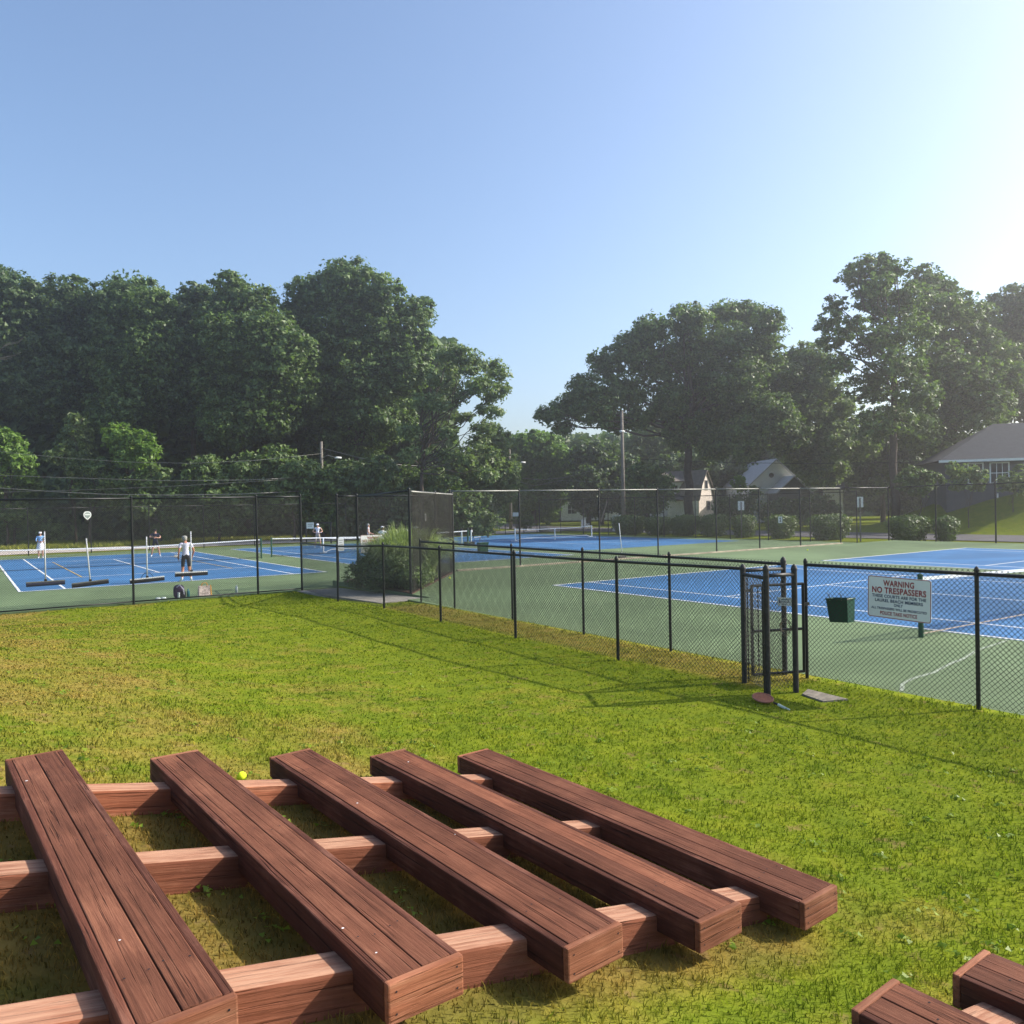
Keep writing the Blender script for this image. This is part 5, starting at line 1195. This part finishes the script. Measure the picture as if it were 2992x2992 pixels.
def side_win(root, x, y, z, w, h, trim='white', s=1):
    """window on a wall facing local +x (s=1)"""
    o = win(root, 0, 0, 0, w, h, 1, 2, trim); o.matrix_local = Matrix.Translation((x, y, z)) @ Matrix.Rotation(R(90) * s, 4, 'Z'); return o
def gable_roof(root, x0, x1, y0, y1, ze, zr, mat, ridge='x', ov=.35, th=.14):
    m = MB()
    if ridge == 'x':
        ym = (y0 + y1) / 2; k = (zr - ze) / (ym - y0); e = ze - ov * k
        for s, ya in ((1, y0 - ov), (-1, y1 + ov)): m.prism([(x0 - ov, ya, e), (x1 + ov, ya, e), (x1 + ov, ym, zr), (x0 - ov, ym, zr)] if s > 0 else [(x1 + ov, ya, e), (x0 - ov, ya, e), (x0 - ov, ym, zr), (x1 + ov, ym, zr)], (0, 0, th))
    else:
        xm = (x0 + x1) / 2; k = (zr - ze) / (xm - x0); e = ze - ov * k
        for s, xa in ((1, x0 - ov), (-1, x1 + ov)): m.prism([(xa, y1 + ov, e), (xa, y0 - ov, e), (xm, y0 - ov, zr), (xm, y1 + ov, zr)] if s > 0 else [(xa, y0 - ov, e), (xa, y1 + ov, e), (xm, y1 + ov, zr), (xm, y0 - ov, zr)], (0, 0, th))
    return m.build('roof', mat, root)
def gable_wall(m, x0, x1, y0, y1, ze, zr, ridge):
    if ridge == 'x':
        ym = (y0 + y1) / 2
        for x in (x0, x1): m.prism([(x, y0, ze), (x, y1, ze), (x, ym, zr)], (.02 if x == x0 else -.02, 0, 0))
    else:
        xm = (x0 + x1) / 2
        for y in (y0, y1): m.prism([(x0, y, ze), (x1, y, ze), (xm, y, zr)], (0, .02 if y == y0 else -.02, 0))
# grey hip-roofed house on the rise at right
p0 = at(2766, 1490, 62); hb = empty('grey_house', (p0.x, p0.y, 0.4), -YAW - R(16)); tag(hb, 'grey clapboard house with a dark hip roof on the rise at the right edge', 'house')
W_, Dp, ze = 15.0, 9.0, 4.75
MB().box((0, 0, 0), (W_, Dp, ze)).build('wall', M['sgrey'], hb)
o_ = .6
rm = MB().add([(-o_, -o_, ze), (W_ + o_, -o_, ze), (W_ + o_, Dp + o_, ze), (-o_, Dp + o_, ze), (4.4, Dp / 2, ze + 3.0), (W_ - 4.4, Dp / 2, ze + 3.0)], [(0, 1, 5, 4), (1, 2, 5), (2, 3, 4, 5), (3, 0, 4), (0, 3, 2, 1)])
rf = rm.build('roof', M['roofgrey'], hb)
MB().box((-o_ - .02, -o_ - .12, ze - .16), (W_ + o_, -o_ - .002, ze + .02)).build('gutter', M['signw'], hb)
win(hb, 3.6, 0, 3.0, 1.15, 1.45, 3, 2); win(hb, 2.0, 0, 3.0, .9, 1.45, 2, 2); win(hb, 9.5, 0, 3.0, 1.15, 1.45, 3, 2)
MB().box((3.4, -.06, .8), (3.5, -.003, 2.2)).build('downpipe', M['signw'], hb)
# cream gambrel house
p0 = at(2043, 1505, 92); gb_ = empty('gambrel_house', (p0.x, p0.y, -.1), R(14)); tag(gb_, 'cream gambrel house with a sunlit end wall left of the sign with the dark stripe', 'house')
w2, L2, e2, k2, r2 = 3.4, 6.5, 2.7, 4.3, 5.9
gp = [(0, e2 - 2.8), (w2, e2 - 2.8), (w2, e2), (w2 * .82, k2), (w2 / 2, r2), (w2 * .18, k2), (0, e2)]
MB().prism([(x, 0, z) for x, z in gp], (0, .12, 0)).build('end_wall', M['spink'], gb_)
MB().box((.001, .121, -.1), (w2 - .001, L2, e2)).build('wall', M['swhite'], gb_)
rr_ = MB()
prof = [(-.15, e2 - .1), (w2 * .18 - .12, k2 + .02), (w2 / 2, r2 + .12), (w2 * .82 + .12, k2 + .02), (w2 + .15, e2 - .1)]
for (xa, za), (xb, zb) in zip(prof, prof[1:]): rr_.prism([(xa, -.2, za), (xb, -.2, zb), (xb, -.2, zb + .1), (xa, -.2, za + .1)], (0, L2 + .4, 0))
rr_.build('roof', M['roofbrown'], gb_)
win(gb_, 1.7, 0, 3.9, .5, .95, 1, 1, 'galv'); win(gb_, 2.1, 0, 1.6, .6, .9, 1, 2, 'galv')
# pale house behind the hedge
p0 = at(1950, 1520, 94); ph = empty('pale_house', (p0.x, p0.y, -.1), -YAW + R(4)); tag(ph, 'pale house with porch and brown roof left of the cream gambrel house', 'house')
m = MB().box((0, 0, 0), (3.3, 6, 4.9)); gable_wall(m, 0, 3.3, 0, 6, 4.9, 6.0, 'x'); m.build('wall', M['swhite'], ph)
gable_roof(ph, 0, 3.3, 0, 6, 4.9, 6.0, M['roofbrown'], 'x')
MB().add([(-.3, -1.6, 2.7), (3.5, -1.6, 2.7), (3.5, -.01, 3.3), (-.3, -.01, 3.3), (-.3, -1.6, 2.82), (3.5, -1.6, 2.82), (3.5, -.01, 3.42), (-.3, -.01, 3.42)], [(0, 3, 2, 1), (4, 5, 6, 7), (0, 1, 5, 4), (1, 2, 6, 5), (2, 3, 7, 6), (3, 0, 4, 7)]).build('porch_roof', M['roofgrey'], ph)
for x in (-.2, 1.5, 3.3): MB().box((x, -1.5, 0), (x + .12, -1.38, 2.7)).build('porch_post', M['white'], ph)
win(ph, .9, 0, 3.7, .7, .7, 2, 1); win(ph, 2.1, 0, 3.7, .9, .7, 2, 1); win(ph, 1.6, 0, .9, 1.2, 1.4, 2, 2)
# white gabled house
p0 = at(2225, 1510, 90); wh = empty('white_house', (p0.x, p0.y, -.1), -YAW + R(5)); tag(wh, 'white house with a round attic window and light roof behind the hedge shrubs', 'house')
m = MB().box((0, 3, 0), (6.0, 11, 4.4)); gable_wall(m, 0, 6.0, 3, 11, 4.4, 7.1, 'y'); m.build('wall', M['swhite'], wh)
gable_roof(wh, 0, 6.0, 3, 11, 4.4, 7.1, M['rooflight'], 'y', .3)
m = MB().box((1.9, 0, 0), (5.6, 2.95, 3.4)); gable_wall(m, 1.9, 5.6, 0, 2.95, 3.4, 5.05, 'y'); m.build('front_wing', M['sgrey'], wh)
gable_roof(wh, 1.9, 5.6, 0, 2.5, 3.4, 5.05, M['rooflight'], 'y', .3)
MB().tube([(2.45, 2.985, 5.35), (2.45, 2.94, 5.35)], .28, 16).build('round_window', M['glass'], wh); win(wh, 3.3, 0, 1.0, .8, 1.3, 1, 2); win(wh, 4.5, 0, 1.0, .8, 1.3, 1, 2)
p0 = at(2400, 1505, 92); an = empty('white_annex', (p0.x, p0.y, 0), -YAW - R(20)); tag(an, 'small annex with blue-grey roof and white gable right of the white house', 'house')
m = MB().box((0, 0, 0), (2.3, 2.2, 3.7)); gable_wall(m, 0, 2.3, 0, 2.2, 3.7, 5.4, 'x'); m.build('wall', M['swhite'], an); gable_roof(an, 0, 2.3, 0, 2.2, 3.7, 5.4, M['roofgrey'], 'x', .2); win(an, 1.1, 0, 1.2, .7, 1.1, 1, 2)
# houses glimpsed under the trees left of the pole
p0 = at(1640, 1530, 118); gh = empty('shaded_house', (p0.x, p0.y, 0), -YAW); tag(gh, 'grey-white house half lost in the dark trees above the portable net', 'house')
m = MB().box((0, 0, 0), (9, 7, 3.2)); gable_wall(m, 0, 9, 0, 7, 3.2, 5.6, 'x'); m.build('wall', M['swhite'], gh); gable_roof(gh, 0, 9, 0, 7, 3.2, 5.6, M['roofgrey'], 'x')
for x in (1.5, 4, 6.5): win(gh, x, 0, 1.0, 1.0, 1.3, 2, 2)

tag(mass('background_trees', 1450, 3250, 1270, 1545, 120, 138, 60000, M['leafA'], (.8, 1.5)), 'distant dark trees closing the view behind the houses', 'trees')

# ------------------------------------------------------------------ grass
def grass_blades():
    N = 1500000
    a = rng.uniform(-8, 9.72, N); b = rng.uniform(0.3, 25.95, N)
    X = a * _cy - b * _sy; Y = a * _sy + b * _cy; d = np.hypot(X, Y)
    keep = (Y > .8) & (np.abs(X / np.maximum(Y, .1)) < .80) & (rng.random(N) < np.minimum(1, (4.2 / d) ** 1.75))
    wk = (a > 8.95) & (b > 19.45); keep &= ~wk
    keep &= ~((a > -1.5) & (a < 3.55) & (b > 2.5) & (b < 5.5) & (rng.random(N) < 0.15))
    keep &= ~((a > 8.46) & (a < 8.88) & (b > 5.95) & (b < 6.5))
    a, b, d = a[keep], b[keep], d[keep]; n = len(a); z = ground(a, b)
    # uneven tufts
    tu = 0.5 + 0.5 * np.sin(a * 5.1 + 2 * np.sin(b * 3.3)) * np.sin(b * 4.7 + 2 * np.sin(a * 2.9))
    h = (0.016 + 0.020 * rng.random(n)) * (0.7 + 0.6 * tu) * np.where(d > 9, 0.8, 1.0); w = 0.0026 * np.maximum(1, d / 4.0) * rng.uniform(.7, 1.4, n)
    edge = (a > 8.2) | (b > 25.3); h = h * np.where(edge, 1.25, 1)
    az = rng.uniform(0, 2 * math.pi, n); ln = h * rng.uniform(.3, 1.3, n); q = az + rng.normal(size=n) * .4 + math.pi / 2
    base = np.stack([a, b, z - .004], 1); sd = np.stack([np.cos(q), np.sin(q), 0 * q], 1) * w[:, None]; ld = np.stack([np.cos(az), np.sin(az), 0 * az], 1) * ln[:, None]
    up_ = np.array([0, 0, 1.0])[None] * h[:, None]
    V = np.stack([base - sd, base + sd, base + ld * .4 + up_ * .75 + sd * .7, base + ld + up_, base + ld * .4 + up_ * .75 - sd * .7], 1).reshape(-1, 3)
    i = np.arange(n)[:, None] * 5
    F4 = np.concatenate([i, i + 1, i + 2, i + 4], 1); F3 = np.concatenate([i + 4, i + 2, i + 3], 1)
    me = bpy.data.meshes.new('lawn_grass'); me.vertices.add(len(V)); me.vertices.foreach_set('co', V.astype(np.float32).ravel())
    me.loops.add(7 * n); me.loops.foreach_set('vertex_index', np.concatenate([F4, F3], 1).astype(np.int32).ravel())
    ls = np.stack([np.arange(n) * 7, np.arange(n) * 7 + 4], 1).ravel(); me.polygons.add(2 * n); me.polygons.foreach_set('loop_start', ls.astype(np.int32)); me.polygons.foreach_set('loop_total', np.tile([4, 3], n).astype(np.int32))
    me.materials.append(M['blade']); me.update(calc_edges=True); o = bpy.data.objects.new('lawn_grass', me); COL.objects.link(o)
    print('grass blades', n)
    return tag(o, 'mown lawn grass with dry patches on the bank', 'grass', kind='stuff')
grass_blades()
# broad-leaved weeds and clover scattered through the lawn
def lawn_weeds():
    n0 = 1500; a = rng.uniform(-6, 8, n0); b = rng.uniform(2, 20, n0); d = np.hypot(a, b)
    kp = rng.random(n0) < np.minimum(1, (6.5 / d) ** 1.5) * (0.35 + 0.65 * (np.sin(a * 1.3 + b * .9) * np.sin(b * 1.1 - a * .5) > 0)); a, b = a[kp], b[kp]; n0 = len(a)
    k = rng.integers(6, 16, n0); idx = np.repeat(np.arange(n0), k); n = len(idx)
    az = rng.uniform(0, 2 * math.pi, n); r = rng.uniform(.01, .09, n) * rng.choice([.6, 1, 1.5], n0)[idx]
    x, y = a[idx] + np.cos(az) * r, b[idx] + np.sin(az) * r
    P = np.stack([x, y, ground(x, y) + rng.uniform(.014, .032, n)], 1)
    nn = np.stack([np.cos(az) * .5, np.sin(az) * .5, np.ones(n)], 1) + rng.normal(size=(n, 3)) * .3; nn /= np.linalg.norm(nn, axis=1)[:, None]
    V, F = leaf_cards(P, nn, rng.uniform(.015, .036, n), .5)
    return tag(np_mesh('lawn_weeds', V, F, M['weed']), 'broad-leaved weeds and clover scattered through the lawn', 'weeds', kind='stuff')
M['weed'] = leaf('weed_leaf', (.12, .20, .010), (.26, .34, .020), .4)
lawn_weeds()
# weedy verge below the wood
def verge():
    n = 26000; a = rng.uniform(-40, 46, n); b = rng.uniform(70.2, 75, n); z = ground(a, b); h = rng.uniform(.1, .45, n); az = rng.uniform(0, 6.28, n)
    base = np.stack([a, b, z], 1); sd = np.stack([np.cos(az), np.sin(az), 0 * az], 1) * .06; tip = base + np.stack([rng.normal(size=n) * .1, rng.normal(size=n) * .1, h], 1)
    V = np.stack([base - sd, base + sd, tip], 1).reshape(-1, 3); np_mesh('verge_weeds', V, np.arange(3 * n).reshape(-1, 3), M['blade2'])
M['blade2'] = leaf('weed_blade', (.16, .20, .02), (.38, .36, .06), .4)
verge(); tag(bpy.data.objects['verge_weeds'], 'yellowish weedy verge between the far road and the wood', 'weeds', kind='stuff')

# ------------------------------------------------------------------ hazy summer air
hm = bpy.data.materials.new('haze_air'); hm.use_nodes = True; ht = hm.node_tree; ht.nodes.clear()
hv = ht.nodes.new('ShaderNodeVolumePrincipled'); ho = ht.nodes.new('ShaderNodeOutputMaterial'); ht.links.new(hv.outputs[0], ho.inputs['Volume'])
hv.inputs['Color'].default_value = (1.0, 0.97, 0.95, 1); hv.inputs['Density'].default_value = 0.0014; hv.inputs['Anisotropy'].default_value = 0.72
for nm in ('Density Attribute', 'Color Attribute', 'Temperature Attribute'): hv.inputs[nm].default_value = ''
hm.cycles.homogeneous_volume = True
hz_ob = MB().box((-305, -205, -2), (345, 385, 34)).build('haze', hm); tag(hz_ob, kind='stuff')
